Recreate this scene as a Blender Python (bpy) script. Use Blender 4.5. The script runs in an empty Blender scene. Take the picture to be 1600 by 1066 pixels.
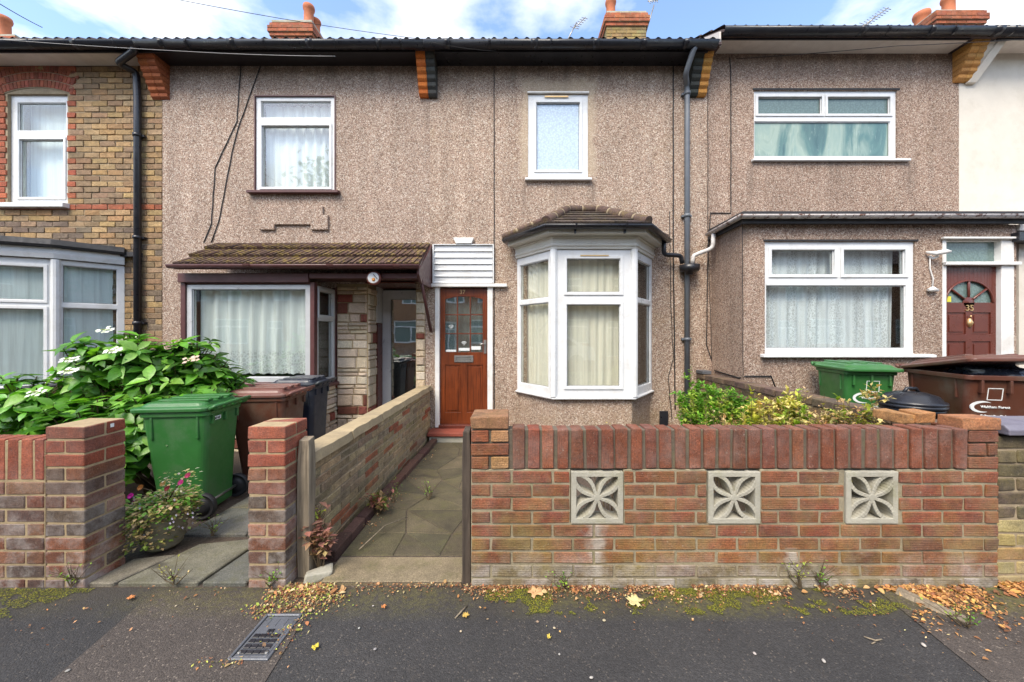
import bpy, bmesh, math, random
from mathutils import Vector, Matrix, noise
R = math.radians
S = bpy.context.scene
COL = S.collection
rnd = random.Random(7)

# ------------------------------------------------------------------ camera
cd = bpy.data.cameras.new('camera'); cam = bpy.data.objects.new('camera', cd); COL.objects.link(cam)
cam.location = (0, 0, 1.39); cam.rotation_euler = (R(90), 0, 0)
cd.sensor_width = 36; cd.lens = 36 * 570 / 1600.0
cd.shift_x = -2 / 1600.0; cd.shift_y = -11 / 1600.0
cd.clip_start = .05; cd.clip_end = 2000
S.camera = cam
# ------------------------------------------------------------------ light
SUN_EL, SUN_AZ = R(50), R(-28)         # sun stands behind the camera, a little to its left
w = bpy.data.worlds.new('World'); S.world = w; w.use_nodes = True
nt = w.node_tree; nt.nodes.clear()
def wn(t, **k):
    n = nt.nodes.new(t)
    for a, b in k.items(): setattr(n, a, b)
    return n
sky = wn('ShaderNodeTexSky', sky_type='NISHITA', sun_disc=False)
sky.sun_elevation = SUN_EL; sky.sun_rotation = R(180) + SUN_AZ * -1; sky.altitude = 50; sky.air_density = 1.0; sky.dust_density = 1.5; sky.ozone_density = 2.0
tc = wn('ShaderNodeTexCoord'); sep = wn('ShaderNodeSeparateXYZ'); nt.links.new(tc.outputs['Generated'], sep.inputs[0])
mx = wn('ShaderNodeMath', operation='MAXIMUM'); nt.links.new(sep.outputs['Z'], mx.inputs[0]); mx.inputs[1].default_value = .08
dv = wn('ShaderNodeVectorMath', operation='DIVIDE'); cmb = wn('ShaderNodeCombineXYZ')
for i in range(3): nt.links.new(mx.outputs[0], cmb.inputs[i])
nt.links.new(tc.outputs['Generated'], dv.inputs[0]); nt.links.new(cmb.outputs[0], dv.inputs[1])
mp = wn('ShaderNodeMapping'); mp.inputs['Location'].default_value = (5.5, 7.7, 0); nt.links.new(dv.outputs[0], mp.inputs[0])
cn = wn('ShaderNodeTexNoise'); cn.inputs['Scale'].default_value = 1.5; cn.inputs['Detail'].default_value = 9; cn.inputs['Roughness'].default_value = .55
nt.links.new(mp.outputs[0], cn.inputs['Vector'])
cr = wn('ShaderNodeValToRGB'); cr.color_ramp.elements[0].position = .46; cr.color_ramp.elements[1].position = .72
nt.links.new(cn.outputs['Fac'], cr.inputs[0])
mix = wn('ShaderNodeMix', data_type='RGBA'); nt.links.new(cr.outputs[0], mix.inputs[0])
nt.links.new(sky.outputs[0], mix.inputs[6]); mix.inputs[7].default_value = (4.9, 4.75, 4.55, 1)
bg = wn('ShaderNodeBackground'); bg.inputs[1].default_value = .15
nt.links.new(mix.outputs[2], bg.inputs[0])
wo = wn('ShaderNodeOutputWorld'); nt.links.new(bg.outputs[0], wo.inputs[0])
sd = bpy.data.lights.new('sun', 'SUN'); sun = bpy.data.objects.new('sun', sd); COL.objects.link(sun)
sd.energy = 1.55; sd.angle = R(28); sd.color = (1, .91, .77)
_d = Vector((math.sin(SUN_AZ) * math.cos(SUN_EL), -math.cos(SUN_AZ) * math.cos(SUN_EL), math.sin(SUN_EL)))
sun.rotation_euler = _d.to_track_quat('Z', 'Y').to_euler(); sun.location = (-4, -8, 12)
S.view_settings.view_transform = 'Standard'; S.view_settings.look = 'None'; S.view_settings.gamma = 1
S.view_settings.exposure = 1.55
S.cycles.max_bounces = 8; S.cycles.transparent_max_bounces = 16

# ------------------------------------------------------------------ material kit
class NT:
    def __init__(s, name):
        s.m = bpy.data.materials.new(name); s.m.use_nodes = True; s.t = s.m.node_tree; s.t.nodes.clear()
        s.out = s.n('ShaderNodeOutputMaterial')
        s._c = None
    def n(s, typ, ins=None, **pr):
        nd = s.t.nodes.new(typ)
        for a, b in pr.items(): setattr(nd, a, b)
        for k, v in (ins or {}).items(): s.set(nd, k, v)
        return nd
    def set(s, nd, k, v):
        i = nd.inputs[k]
        if isinstance(v, bpy.types.NodeSocket): s.t.links.new(v, i)
        elif isinstance(v, bpy.types.Node): s.t.links.new(v.outputs[0], i)
        else:
            if isinstance(v, (tuple, list)) and len(v) == 3 and i.type == 'RGBA': v = (*v, 1)
            i.default_value = v
    def co(s, scale=(1, 1, 1), kind='Object'):
        if s._c is None: s._c = s.n('ShaderNodeTexCoord')
        if scale == (1, 1, 1): return s._c.outputs[kind]
        return s.n('ShaderNodeMapping', {'Vector': s._c.outputs[kind], 'Scale': scale}).outputs[0]
    def noise(s, sc, det=4, rough=.55, vec=None, dist=0):
        return s.n('ShaderNodeTexNoise', {'Vector': vec or s.co(), 'Scale': sc, 'Detail': det, 'Roughness': rough, 'Distortion': dist}).outputs['Fac']
    def ramp(s, f, *stops):
        r = s.n('ShaderNodeValToRGB', {0: f}); e = r.color_ramp.elements
        while len(e) < len(stops): e.new(.5)
        for i, (p, c) in enumerate(stops):
            e[i].position = p; e[i].color = (*c, 1) if isinstance(c, (tuple, list)) else (c, c, c, 1)
        return r.outputs[0]
    def mixc(s, f, a, b, mode='MIX'):
        m = s.n('ShaderNodeMix', {0: f, 6: a, 7: b}, data_type='RGBA', blend_type=mode); return m.outputs[2]
    def math(s, op, a, b=0.0, c=0.0, clamp=False):
        return s.n('ShaderNodeMath', {0: a, 1: b, 2: c}, operation=op, use_clamp=clamp).outputs[0]
    def attr(s): return s.n('ShaderNodeAttribute', attribute_name='Col').outputs['Color']
    def bump(s, h, strength=.5, dist=.01, prev=None):
        d = {'Height': h, 'Strength': strength, 'Distance': dist}
        if prev: d['Normal'] = prev
        return s.n('ShaderNodeBump', d).outputs[0]
    def bsdf(s, col, rough=.6, normal=None, metallic=0, **k):
        d = {'Base Color': col, 'Roughness': rough, 'Metallic': metallic}
        if normal is not None: d['Normal'] = normal
        d.update(k)
        b = s.n('ShaderNodeBsdfPrincipled', d); s.t.links.new(b.outputs[0], s.out.inputs[0]); return b
    def sepz(s): return s.n('ShaderNodeSeparateXYZ', {0: s.co()}).outputs

def m_plain(name, col, rough=.5, var=.12, sc=6, bsc=60, bst=.15, metallic=0, dirt=None, useattr=False, grime=.0):
    t = NT(name); c = col
    if useattr: c = t.mixc(1.0, col, t.attr(), 'MULTIPLY')
    n = t.noise(sc, 5, .6)
    v = t.ramp(n, (.25, 1 - var), (.75, 1 + var))
    c = t.mixc(1.0, c, v, 'MULTIPLY')
    if dirt:
        f = t.ramp(t.noise(3.3, 7, .72), (.5, 0.0), (.75, grime)); c = t.mixc(f, c, dirt)
    nr = t.bump(t.noise(bsc, 4), bst, .004)
    rr = t.ramp(t.noise(sc * 2.3, 4), (.3, max(.05, rough - .08)), (.7, min(1, rough + .1)))
    t.bsdf(c, rr, nr, metallic); return t.m

def m_brick(name, ridge=None, lichen=0.0, white=0.0, dark=.25, wz=(0, .3), mottled=.5, runs=(), tone=(1.0, .96, .74)):
    t = NT(name); c = t.mixc(1.0, t.attr(), tone, 'MULTIPLY')
    v = t.ramp(t.noise(16, 6, .7), (.2, 1 - mottled), (.8, 1 + mottled)); c = t.mixc(1.0, c, v, 'MULTIPLY')
    v = t.ramp(t.noise(130, 3, .65), (.3, .58), (.7, 1.28)); c = t.mixc(1.0, c, v, 'MULTIPLY')
    sp = t.ramp(t.noise(55, 4, .65), (.64, 0.0), (.72, .6)); c = t.mixc(sp, c, (.40, .33, .25))
    f = t.ramp(t.noise(2.2, 8, .68), (.48, 0.0), (.72, dark)); c = t.mixc(f, c, (.045, .035, .03))
    z = t.sepz()[2]
    if lichen:
        f = t.math('MULTIPLY', t.ramp(t.noise(5, 8, .7), (.4, 0.0), (.68, lichen)), t.n('ShaderNodeMapRange', {0: z, 1: .1, 2: .8, 3: 1.0, 4: .25}).outputs[0])
        c = t.mixc(f, c, (.30, .24, .07))
    if white:
        f = t.math('MULTIPLY', t.ramp(t.noise(6.5, 7, .7), (.42, 0.0), (.66, white)), t.n('ShaderNodeMapRange', {0: z, 1: wz[0], 2: wz[1], 3: 1.0, 4: .1}).outputs[0])
        c = t.mixc(f, c, (.46, .42, .38))
    for rx, rw_, zt_ in runs:                    # lime washed out under the screen blocks
        s_ = t.sepz(); wob = t.math('MULTIPLY', t.math('SUBTRACT', t.noise(9, 5, .65), .5), .22)
        d = t.math('ADD', t.math('ABSOLUTE', t.math('SUBTRACT', s_[0], rx)), wob)
        f = t.math('MULTIPLY', t.n('ShaderNodeMapRange', {0: d, 1: 0.0, 2: rw_, 3: .75, 4: 0.0}).outputs[0], t.n('ShaderNodeMapRange', {0: s_[2], 1: zt_, 2: zt_ + .02, 3: 1.0, 4: 0.0}).outputs[0])
        c = t.mixc(f, c, (.42, .38, .32))
    h = t.noise(70, 6, .75); nr = t.bump(h, .9, .008)
    if ridge is not None:
        wv = t.n('ShaderNodeTexWave', {'Vector': t.co(), 'Scale': 26.0, 'Distortion': 1.2, 'Detail': 1.0, 'Detail Scale': 2.0}, wave_type='BANDS', bands_direction=ridge, wave_profile='SIN').outputs['Fac']
        nr = t.bump(wv, .16, .005, nr)
        c = t.mixc(t.math('MULTIPLY', wv, .07), c, (.07, .03, .022))
    t.bsdf(c, .88, nr); return t.m

def m_mortar(name, col, moss=0.0):
    t = NT(name)
    v = t.ramp(t.noise(30, 6, .7), (.2, .65), (.8, 1.25)); c = t.mixc(1.0, col, v, 'MULTIPLY')
    f = t.ramp(t.noise(3, 7, .7), (.5, 0.0), (.75, .5)); c = t.mixc(f, c, tuple(x * .35 for x in col))
    if moss:
        f = t.ramp(t.noise(7, 7, .7), (.5, 0.0), (.7, moss)); c = t.mixc(f, c, (.16, .16, .04))
    t.bsdf(c, .95, t.bump(t.noise(120, 4, .7), .7, .006)); return t.m

def m_pebble(name, tint=(1.0, .985, .965), top=5.16, streaks=(), patch=None, gold=.25):
    t = NT(name)
    vo = t.n('ShaderNodeTexVoronoi', {'Vector': t.co(), 'Scale': 92.0, 'Randomness': 1.0}, feature='F1')
    rv = t.n('ShaderNodeSeparateColor', {0: vo.outputs['Color']}).outputs
    chip = t.ramp(rv[0], (0, (.105, .068, .052)), (.11, (.25, .165, .125)), (.27, (.38, .265, .20)), (.52, (.46, .34, .265)), (.74, (.52, .405, .325)), (.90, (.72, .64, .55)))
    v2 = t.n('ShaderNodeTexVoronoi', {'Vector': t.co(), 'Scale': 150.0}, feature='F1')
    r2 = t.n('ShaderNodeSeparateColor', {0: v2.outputs['Color']}).outputs[1]
    chip = t.mixc(1.0, chip, t.ramp(r2, (0, .72), (1, 1.25)), 'MULTIPLY')
    edge = t.ramp(vo.outputs['Distance'], (.30, 0.0), (.60, .42)); c = t.mixc(edge, chip, (.15, .10, .075))
    c = t.mixc(1.0, c, t.ramp(t.noise(1.1, 7, .62), (.3, .84), (.7, 1.12)), 'MULTIPLY')
    c = t.mixc(1.0, c, tint, 'MULTIPLY')
    # vertical weather streaks
    c = t.mixc(1.0, c, t.ramp(t.noise(1.0, 6, .65, t.co((5.5, 5.5, .55))), (.32, .84), (.6, 1.06)), 'MULTIPLY')
    g = t.ramp(t.noise(1.7, 8, .72), (.55, 0.0), (.78, gold)); c = t.mixc(g, c, (.36, .25, .11))
    s = t.sepz()
    low = t.math('MULTIPLY', t.n('ShaderNodeMapRange', {0: s[2], 1: -.1, 2: .9, 3: .6, 4: 0.0}).outputs[0], t.ramp(t.noise(2.6, 7, .7), (.38, 0.0), (.62, 1.0)))
    c = t.mixc(low, c, (.30, .22, .13))
    d_ = t.math('MULTIPLY', t.n('ShaderNodeMapRange', {0: s[2], 1: top - .35, 2: top, 3: 0.0, 4: .8}).outputs[0], t.ramp(t.noise(2.2, 6, .7, t.co((2, 2, .6))), (.35, .1), (.6, 1.0)))  # band darkens towards the eaves, their shade and grime put into the colour
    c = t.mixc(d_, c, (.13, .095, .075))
    for sx, sz, sw in streaks:                   # damp runs below sill ends and cable joints
        dx = t.math('ABSOLUTE', t.math('SUBTRACT', s[0], sx))
        f = t.math('MULTIPLY', t.n('ShaderNodeMapRange', {0: dx, 1: 0.0, 2: sw, 3: .75, 4: 0.0}).outputs[0], t.math('MULTIPLY', t.n('ShaderNodeMapRange', {0: s[2], 1: sz - .9, 2: sz, 3: 0.0, 4: 1.0}).outputs[0], t.n('ShaderNodeMapRange', {0: s[2], 1: sz, 2: sz + .02, 3: 1.0, 4: 0.0}).outputs[0]))
        f = t.math('MULTIPLY', f, t.ramp(t.noise(1.0, 4, .6, t.co((16, 16, 1.5))), (.35, .1), (.6, 1.0)))
        c = t.mixc(f, c, (.15, .11, .085))
    if patch:                                    # old making-good render around the upstairs window
        x0, x1, z0, z1 = patch
        wob = t.math('MULTIPLY', t.math('SUBTRACT', t.noise(3.0, 5, .6), .5), .30)
        dx = t.math('SUBTRACT', t.math('ABSOLUTE', t.math('SUBTRACT', s[0], (x0 + x1) / 2)), (x1 - x0) / 2)
        dz = t.math('SUBTRACT', t.math('ABSOLUTE', t.math('SUBTRACT', s[2], (z0 + z1) / 2)), (z1 - z0) / 2)
        d = t.math('ADD', t.math('MAXIMUM', dx, dz), wob)
        f = t.n('ShaderNodeMapRange', {0: d, 1: -.03, 2: .05, 3: .55, 4: 0.0}).outputs[0]
        c = t.mixc(f, c, (.50, .40, .28))
    h = t.math('SUBTRACT', 1.0, vo.outputs['Distance'])
    t.bsdf(c, .9, t.bump(h, .7, .010)); return t.m

def m_glass(name, tint=(.96, .98, .972), base=.07):
    t = NT(name)
    lw = t.n('ShaderNodeLayerWeight', {'Blend': .12}).outputs['Fresnel']
    f = t.math('ADD', t.math('MULTIPLY', lw, .9), base, clamp=True)
    g = t.n('ShaderNodeBsdfGlossy', {'Color': (1, 1, 1, 1), 'Roughness': .015, 'Normal': t.bump(t.noise(2.2, 2), .04, .02)})
    tr = t.n('ShaderNodeBsdfTransparent', {'Color': (*tint, 1)})
    ms = t.n('ShaderNodeMixShader', {0: f, 1: tr.outputs[0], 2: g.outputs[0]})
    t.t.links.new(ms.outputs[0], t.out.inputs[0]); return t.m

def m_frost(name, col=(.62, .72, .80), rough=.25):
    t = NT(name)
    n = t.noise(45, 5, .7); vo = t.n('ShaderNodeTexVoronoi', {'Vector': t.co(), 'Scale': 38.0}, feature='F1').outputs['Distance']
    c = t.mixc(1.0, col, t.ramp(vo, (0, 1.12), (.7, .82)), 'MULTIPLY')
    c = t.mixc(1.0, c, t.ramp(n, (.3, .9), (.7, 1.08)), 'MULTIPLY')
    t.bsdf(c, rough, t.bump(vo, .35, .004), **{'Specular IOR Level': .7}); return t.m

def m_steam(name):
    t = NT(name)
    n = t.noise(1.0, 4, .55, t.co((3.2, 1, .9)), .8)
    c = t.ramp(n, (.30, (.030, .075, .080)), (.45, (.10, .19, .17)), (.58, (.30, .38, .31)), (.72, (.16, .27, .25)))
    c = t.mixc(t.ramp(t.noise(1.0, 5, .7, t.co((40, 1, 9))), (.58, 0.0), (.70, .5)), c, (.42, .50, .46))
    t.bsdf(c, .14, t.bump(t.noise(60, 4), .12, .003), **{'Specular IOR Level': .7}); return t.m
def m_cloth(name, col=(.8, .82, .8), lace=0.0, thin=.15, border=None, lsc=22):
    t = NT(name)
    c = t.mixc(1.0, col, t.ramp(t.noise(1.0, 4, .6, t.co((17, 17, .7))), (.3, .74), (.5, .95), (.7, 1.06)), 'MULTIPLY')  # vertical stripes in the colour stand in for fold shading and gathered cloth
    d = t.n('ShaderNodeBsdfDiffuse', {'Color': c}); tl = t.n('ShaderNodeBsdfTranslucent', {'Color': c})
    a = t.n('ShaderNodeMixShader', {0: .10, 1: d.outputs[0], 2: tl.outputs[0]})
    f = thin
    if lace:
        s = t.sepz()
        vec = t.n('ShaderNodeCombineXYZ', {0: t.math('MULTIPLY', s[0], lsc), 1: t.math('MULTIPLY', s[2], lsc * .55), 2: 0.0}).outputs[0]
        vo = t.n('ShaderNodeTexVoronoi', {'Vector': vec, 'Scale': 1.0, 'Randomness': .8}, feature='DISTANCE_TO_EDGE').outputs['Distance']
        pat = t.ramp(vo, (.06, 0.0), (.16, 1.0), (.34, 1.0), (.42, .1))
        strip = t.ramp(t.n('ShaderNodeTexWave', {'Vector': t.co(), 'Scale': 1.1, 'Distortion': .4}, bands_direction='X').outputs['Fac'], (.35, .25), (.6, 1.0))
        if border is not None:
            strip = t.n('ShaderNodeMapRange', {0: s[2], 1: border, 2: border + .02, 3: 1.0, 4: 0.0}).outputs[0]
        f = t.math('ADD', t.math('MULTIPLY', t.math('MULTIPLY', pat, strip), lace), thin, clamp=True)
    tr = t.n('ShaderNodeBsdfTransparent')
    b = t.n('ShaderNodeMixShader', {0: f, 1: a.outputs[0], 2: tr.outputs[0]})
    t.t.links.new(b.outputs[0], t.out.inputs[0]); return t.m

def m_leaf(name, gloss=.35, trans=.3):
    t = NT(name); c = t.attr()
    c = t.mixc(1.0, c, t.ramp(t.noise(28, 4, .6), (.3, .78), (.7, 1.25)), 'MULTIPLY')
    p = t.n('ShaderNodeBsdfPrincipled', {'Base Color': c, 'Roughness': gloss, 'Normal': t.bump(t.noise(60, 3, .6), .35, .006)})
    tl = t.n('ShaderNodeBsdfTranslucent', {'Color': t.mixc(1.0, c, (1.3, 1.5, .5, 1), 'MULTIPLY')})
    ms = t.n('ShaderNodeMixShader', {0: trans, 1: p.outputs[0], 2: tl.outputs[0]})
    t.t.links.new(ms.outputs[0], t.out.inputs[0]); return t.m

def m_wood(name, c0, c1, rough=.3, axis=2, sc=7, coat=.4):
    t = NT(name)
    s = [48, 48, 48]; s[axis] = 2.6
    n = t.noise(1.0, 6, .62, t.co(tuple(s)), .6)
    c = t.ramp(n, (.28, c0), (.7, c1))
    c = t.mixc(1.0, c, t.ramp(t.noise(3, 5), (.3, .75), (.7, 1.2)), 'MULTIPLY')
    t.bsdf(c, rough, t.bump(n, .15, .003), **{'Coat Weight': coat, 'Coat Roughness': .2}); return t.m

def m_asphalt(name, base, specks, moss=False, sc=1.0):
    t = NT(name)
    vo = t.n('ShaderNodeTexVoronoi', {'Vector': t.co(), 'Scale': 170.0 * sc}, feature='F1')
    r = t.n('ShaderNodeSeparateColor', {0: vo.outputs['Color']}).outputs
    c = t.mixc(1.0, base, t.ramp(r[0], (0, .7), (.6, 1.0), (1, 1.3)), 'MULTIPLY')
    c = t.mixc(t.ramp(r[1], (.965, 0.0), (.98, specks)), c, (.20, .165, .13))
    c = t.mixc(1.0, c, t.ramp(t.noise(1.6, 7, .65), (.3, .74), (.7, 1.22)), 'MULTIPLY')
    c = t.mixc(t.ramp(t.noise(9, 7, .75), (.58, 0.0), (.72, .22)), c, (.12, .095, .07))
    rough = .85
    if moss:                                     # moss grows in a strip along the foot of the garden walls
        y = t.sepz()[1]; x = t.sepz()[0]
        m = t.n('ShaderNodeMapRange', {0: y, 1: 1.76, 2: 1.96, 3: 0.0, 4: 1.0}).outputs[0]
        f = t.math('MULTIPLY', t.math('MULTIPLY', m, t.ramp(t.noise(34, 5, .7), (.38, 0.0), (.5, 1.0))), t.ramp(t.noise(7, 8, .75), (.36, 0.0), (.5, 1.0)))
        xm = t.ramp(t.noise(1.3, 3, .5, t.co((1, .2, 1))), (.40, .12), (.56, 1.0)); f = t.math('MULTIPLY', f, xm); f = t.math('MULTIPLY', f, t.math('ADD', .45, t.n('ShaderNodeMapRange', {0: x, 1: -.3, 2: .1, 3: 0.0, 4: .55}).outputs[0]))
        mc = t.ramp(t.noise(60, 4, .6), (.3, (.035, .034, .010)), (.62, (.24, .22, .025)))
        c = t.mixc(t.math('MULTIPLY', f, .95), c, mc)
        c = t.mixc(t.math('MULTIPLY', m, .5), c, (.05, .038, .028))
    h = t.math('SUBTRACT', 1.0, vo.outputs['Distance'])
    t.bsdf(c, rough, t.bump(t.noise(9, 4), .12, .01, t.bump(h, .5, .006))); return t.m

def m_slab(name):
    t = NT(name); c = t.attr()
    c = t.mixc(1.0, c, t.ramp(t.noise(150, 3, .6), (.3, .6), (.7, 1.5)), 'MULTIPLY')
    c = t.mixc(1.0, c, t.ramp(t.noise(5, 7, .7), (.3, .65), (.7, 1.3)), 'MULTIPLY')
    c = t.mixc(t.ramp(t.noise(8, 8, .75), (.50, 0.0), (.66, .45)), c, (.10, .095, .03))
    c = t.mixc(t.ramp(t.noise(3.1, 2, .4), (.68, 0.0), (.71, .6)), c, (.03, .024, .018))
    t.bsdf(c, .9, t.bump(t.noise(90, 4, .7), .5, .006)); return t.m

def m_tile(name, col, moss=.6, mc=(.20, .15, .035)):
    t = NT(name); c = t.mixc(1.0, col, t.attr(), 'MULTIPLY')
    c = t.mixc(1.0, c, t.ramp(t.noise(40, 5, .7), (.3, .6), (.7, 1.5)), 'MULTIPLY')
    f = t.ramp(t.noise(11, 8, .75), (.5, 0.0), (.62, moss)); c = t.mixc(f, c, mc)
    c = t.mixc(t.ramp(t.noise(36, 4, .7), (.68, 0.0), (.73, .7)), c, (.42, .38, .28))
    t.bsdf(c, .9, t.bump(t.noise(60, 5, .7), .8, .008)); return t.m

def m_patchy(name, a, b, th=.5, rough=.6, sc=9):
    t = NT(name)
    f = t.ramp(t.noise(sc, 7, .72), (th, 0.0), (th + .04, 1.0))
    c = t.mixc(f, a, b); c = t.mixc(1.0, c, t.ramp(t.noise(30, 4), (.3, .8), (.7, 1.15)), 'MULTIPLY')
    t.bsdf(c, rough, t.bump(f, .3, .004)); return t.m

M = {}
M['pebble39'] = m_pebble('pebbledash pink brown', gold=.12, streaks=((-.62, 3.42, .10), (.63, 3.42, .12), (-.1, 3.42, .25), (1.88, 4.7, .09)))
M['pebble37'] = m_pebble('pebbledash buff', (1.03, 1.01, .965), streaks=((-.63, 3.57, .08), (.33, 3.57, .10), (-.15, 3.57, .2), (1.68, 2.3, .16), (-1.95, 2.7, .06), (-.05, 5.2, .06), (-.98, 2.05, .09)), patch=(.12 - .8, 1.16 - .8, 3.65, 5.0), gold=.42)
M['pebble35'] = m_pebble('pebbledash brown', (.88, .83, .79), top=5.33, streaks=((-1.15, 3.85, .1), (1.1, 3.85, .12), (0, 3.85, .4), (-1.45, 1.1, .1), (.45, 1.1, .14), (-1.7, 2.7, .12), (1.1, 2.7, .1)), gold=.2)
M['cream'] = m_plain('cream render', (.62, .57, .49), .85, .08, 3, 70, .5, dirt=(.38, .33, .24), grime=.35)
M['soffit'] = m_plain('cream soffit', (.66, .60, .54), .6, .08, 4, dirt=(.35, .28, .22), grime=.35)
M['white'] = m_plain('white upvc', (.68, .69, .69), .3, .04, 3, dirt=(.42, .38, .30), grime=.45)
M['paint'] = m_plain('weathered white paint', (.72, .71, .68), .5, .06, 8, 60, .3, dirt=(.36, .31, .25), grime=.5)
M['creamupvc'] = m_plain('off white upvc', (.58, .56, .50), .4, .05, 5, dirt=(.33, .29, .20), grime=.4)
M['silver'] = m_plain('silver aluminium frame', (.55, .56, .57), .35, .05, 5, metallic=.25, dirt=(.3, .3, .28), grime=.3)
M['maroon'] = m_plain('maroon brown paint', (.085, .028, .026), .45, .2, 9, dirt=(.16, .10, .09), grime=.4)
M['doorbrown'] = m_plain('brown gloss paint', (.115, .028, .018), .32, .12, 7, dirt=(.05, .02, .015), grime=.3)
M['black'] = m_plain('black plastic', (.016, .017, .022), .33, .2, 8, dirt=(.08, .07, .07), grime=.35)
M['bluedark'] = m_patchy('black gutter with old blue paint', (.020, .017, .020), (.03, .10, .20), .70, .35, 5)
M['greypipe'] = m_plain('grey pipe', (.115, .13, .15), .45, .12, 9, dirt=(.25, .25, .24), grime=.35)
M['lead'] = m_plain('black felt', (.025, .025, .028), .7, .2, 8, 30, .6, dirt=(.1, .09, .08), grime=.3)
M['flaky'] = m_patchy('flaking white gutter paint', (.50, .46, .44), (.13, .06, .04), .53, .6, 14)
M['pipe_w'] = m_patchy('flaking white pipe', (.60, .57, .54), (.16, .09, .07), .62, .6, 16)
M['glass'] = m_glass('window glass'); M['glassdoor'] = m_glass('door glass', (.8, .85, .84), .30)
M['frost'] = m_frost('frosted glass', (.48, .60, .73), .3); M['frostgreen'] = m_frost('obscured glass', (.13, .19, .175), .2)
M['frostteal'] = m_steam('steamed glass')
M['net'] = m_cloth('net curtain', (.86, .90, .885), thin=.03); M['netlace'] = m_cloth('lace edged net curtain', (.86, .90, .885), .25, .025, border=.30, lsc=42)
M['lace'] = m_cloth('floral lace curtain', (.86, .90, .93), .30, .02, lsc=52); M['buff'] = m_cloth('cream curtain', (.90, .84, .70), thin=.0)
M['blind'] = m_cloth('pale blind', (.86, .93, .91), thin=.0)
M['varnish'] = m_wood('varnished hardwood', (.075, .016, .005), (.205, .044, .010), .3)
M['oldwood'] = m_wood('weathered timber', (.10, .08, .055), (.36, .29, .20), .85, coat=0)
M['darkwood'] = m_wood('dark weathered timber', (.025, .018, .014), (.10, .075, .055), .85, coat=0)
M['brick'] = m_brick('yellow stock brick', dark=.35, tone=(.98, .97, 1.0)); M['brickred'] = m_brick('multi red brick', white=.85, wz=(0, .7), dark=.45)
M['wire'] = m_brick('rustic red brick', 'Z', .6, .95, .5, (0, .2), runs=((-.74, .07, .35), (.33, .04, .20))); M['wirex'] = m_brick('rustic red soldier brick', 'X', .1, .25, .5, (0, 2))
M['oldbrick'] = m_brick('old mixed brick', lichen=.8, white=.25, dark=.7, mottled=.7); M['yellowstone'] = m_brick('yellow stone block', tone=(.95, .93, .9), lichen=.25, white=.1, dark=.5, mottled=.7)
M['corbel'] = m_brick('painted corbel brick', dark=.15, mottled=.2)
M['mortar'] = m_mortar('grey mortar', (.30, .255, .17), .4); M['mortard'] = m_mortar('dark joint', (.14, .115, .085), .3); M['mortarb'] = m_mortar('buff mortar', (.40, .30, .17))
M['mortarl'] = m_mortar('pale mortar', (.33, .26, .17))
M['concrete'] = m_plain('screen block concrete', (.36, .34, .275), .9, .18, 9, 90, .8, dirt=(.20, .19, .07), grime=.7)
M['clad'] = m_brick('stone cladding', dark=.12, mottled=.15, tone=(1, .97, .92)); M['cope'] = m_plain('buff stone coping', (.36, .28, .165), .9, .22, 7, 70, .9, dirt=(.13, .11, .08), grime=.7)
M['tile'] = m_tile('mossy brown tile', (.075, .040, .031), .95, (.24, .17, .035)); M['rooftile'] = m_tile('dark roof tile', (.06, .04, .04), .2)
M['baytile'] = m_tile('grey brown tile', (.075, .055, .045), .5, (.14, .11, .05)); M['hip'] = m_tile('brown hip tile', (.095, .06, .047), .4)
M['potstone'] = m_plain('weathered stone pot', (.20, .18, .12), .95, .3, 14, 40, 1.0, dirt=(.08, .10, .03), grime=.7)
M['clay'] = m_plain('clay pot', (.42, .13, .055), .8, .15, 9, dirt=(.1, .06, .05), grime=.4)
M['leaf'] = m_leaf('leaf', .38, .28); M['weed'] = m_leaf('weed leaf', .6, .25); M['dry'] = m_leaf('dry leaf', .75, .12)
M['petal'] = m_leaf('petal', .7, .3); M['stem'] = m_plain('stem', (.10, .07, .035), .8, .3, 20, useattr=False)
M['bin'] = m_plain('bin plastic', (1, 1, 1), .38, .10, 6, 220, .12, useattr=True, dirt=(.15, .17, .13), grime=.42)
M['rubber'] = m_plain('black rubber', (.018, .018, .02), .55, .2, 9)
M['bag'] = m_plain('black bag film', (.03, .035, .05), .22, .2, 9, 14, 1.0)
M['mark'] = m_plain('white print', (.75, .77, .75), .5, .05, 5)
M['metal'] = m_plain('grey cast metal', (.17, .18, .20), .45, .15, 12, 80, .4, metallic=.5, dirt=(.06, .05, .04), grime=.5)
M['brass'] = m_plain('brass', (.62, .42, .20), .35, .1, 9, metallic=.7)
M['steel'] = m_plain('dull steel', (.30, .29, .27), .4, .1, 9, metallic=.8)
M['asphalt'] = m_asphalt('dark footway asphalt', (.036, .034, .033), .35, True); M['asphalt2'] = m_asphalt('worn footway asphalt', (.068, .055, .046), .9, True)
M['soil'] = m_asphalt('garden soil', (.07, .05, .035), .4, False, .5); M['slab'] = m_slab('paving slab')
M['redtile'] = m_plain('red step paint', (.26, .062, .038), .7, .2, 8, 60, .4, dirt=(.07, .05, .04), grime=.6)
M['room'] = m_plain('dim room plaster', (.22, .22, .21), .9, .05); M['yellow'] = m_plain('yellow card', (.65, .6, .05), .5, .05)
M['cable'] = m_plain('black cable', (.012, .012, .013), .6, .1); M['wirew'] = m_plain('white cable', (.38, .37, .36), .6, .1)
M['gold'] = m_plain('orange leaf', (.5, .2, .04), .6, .2)

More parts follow.
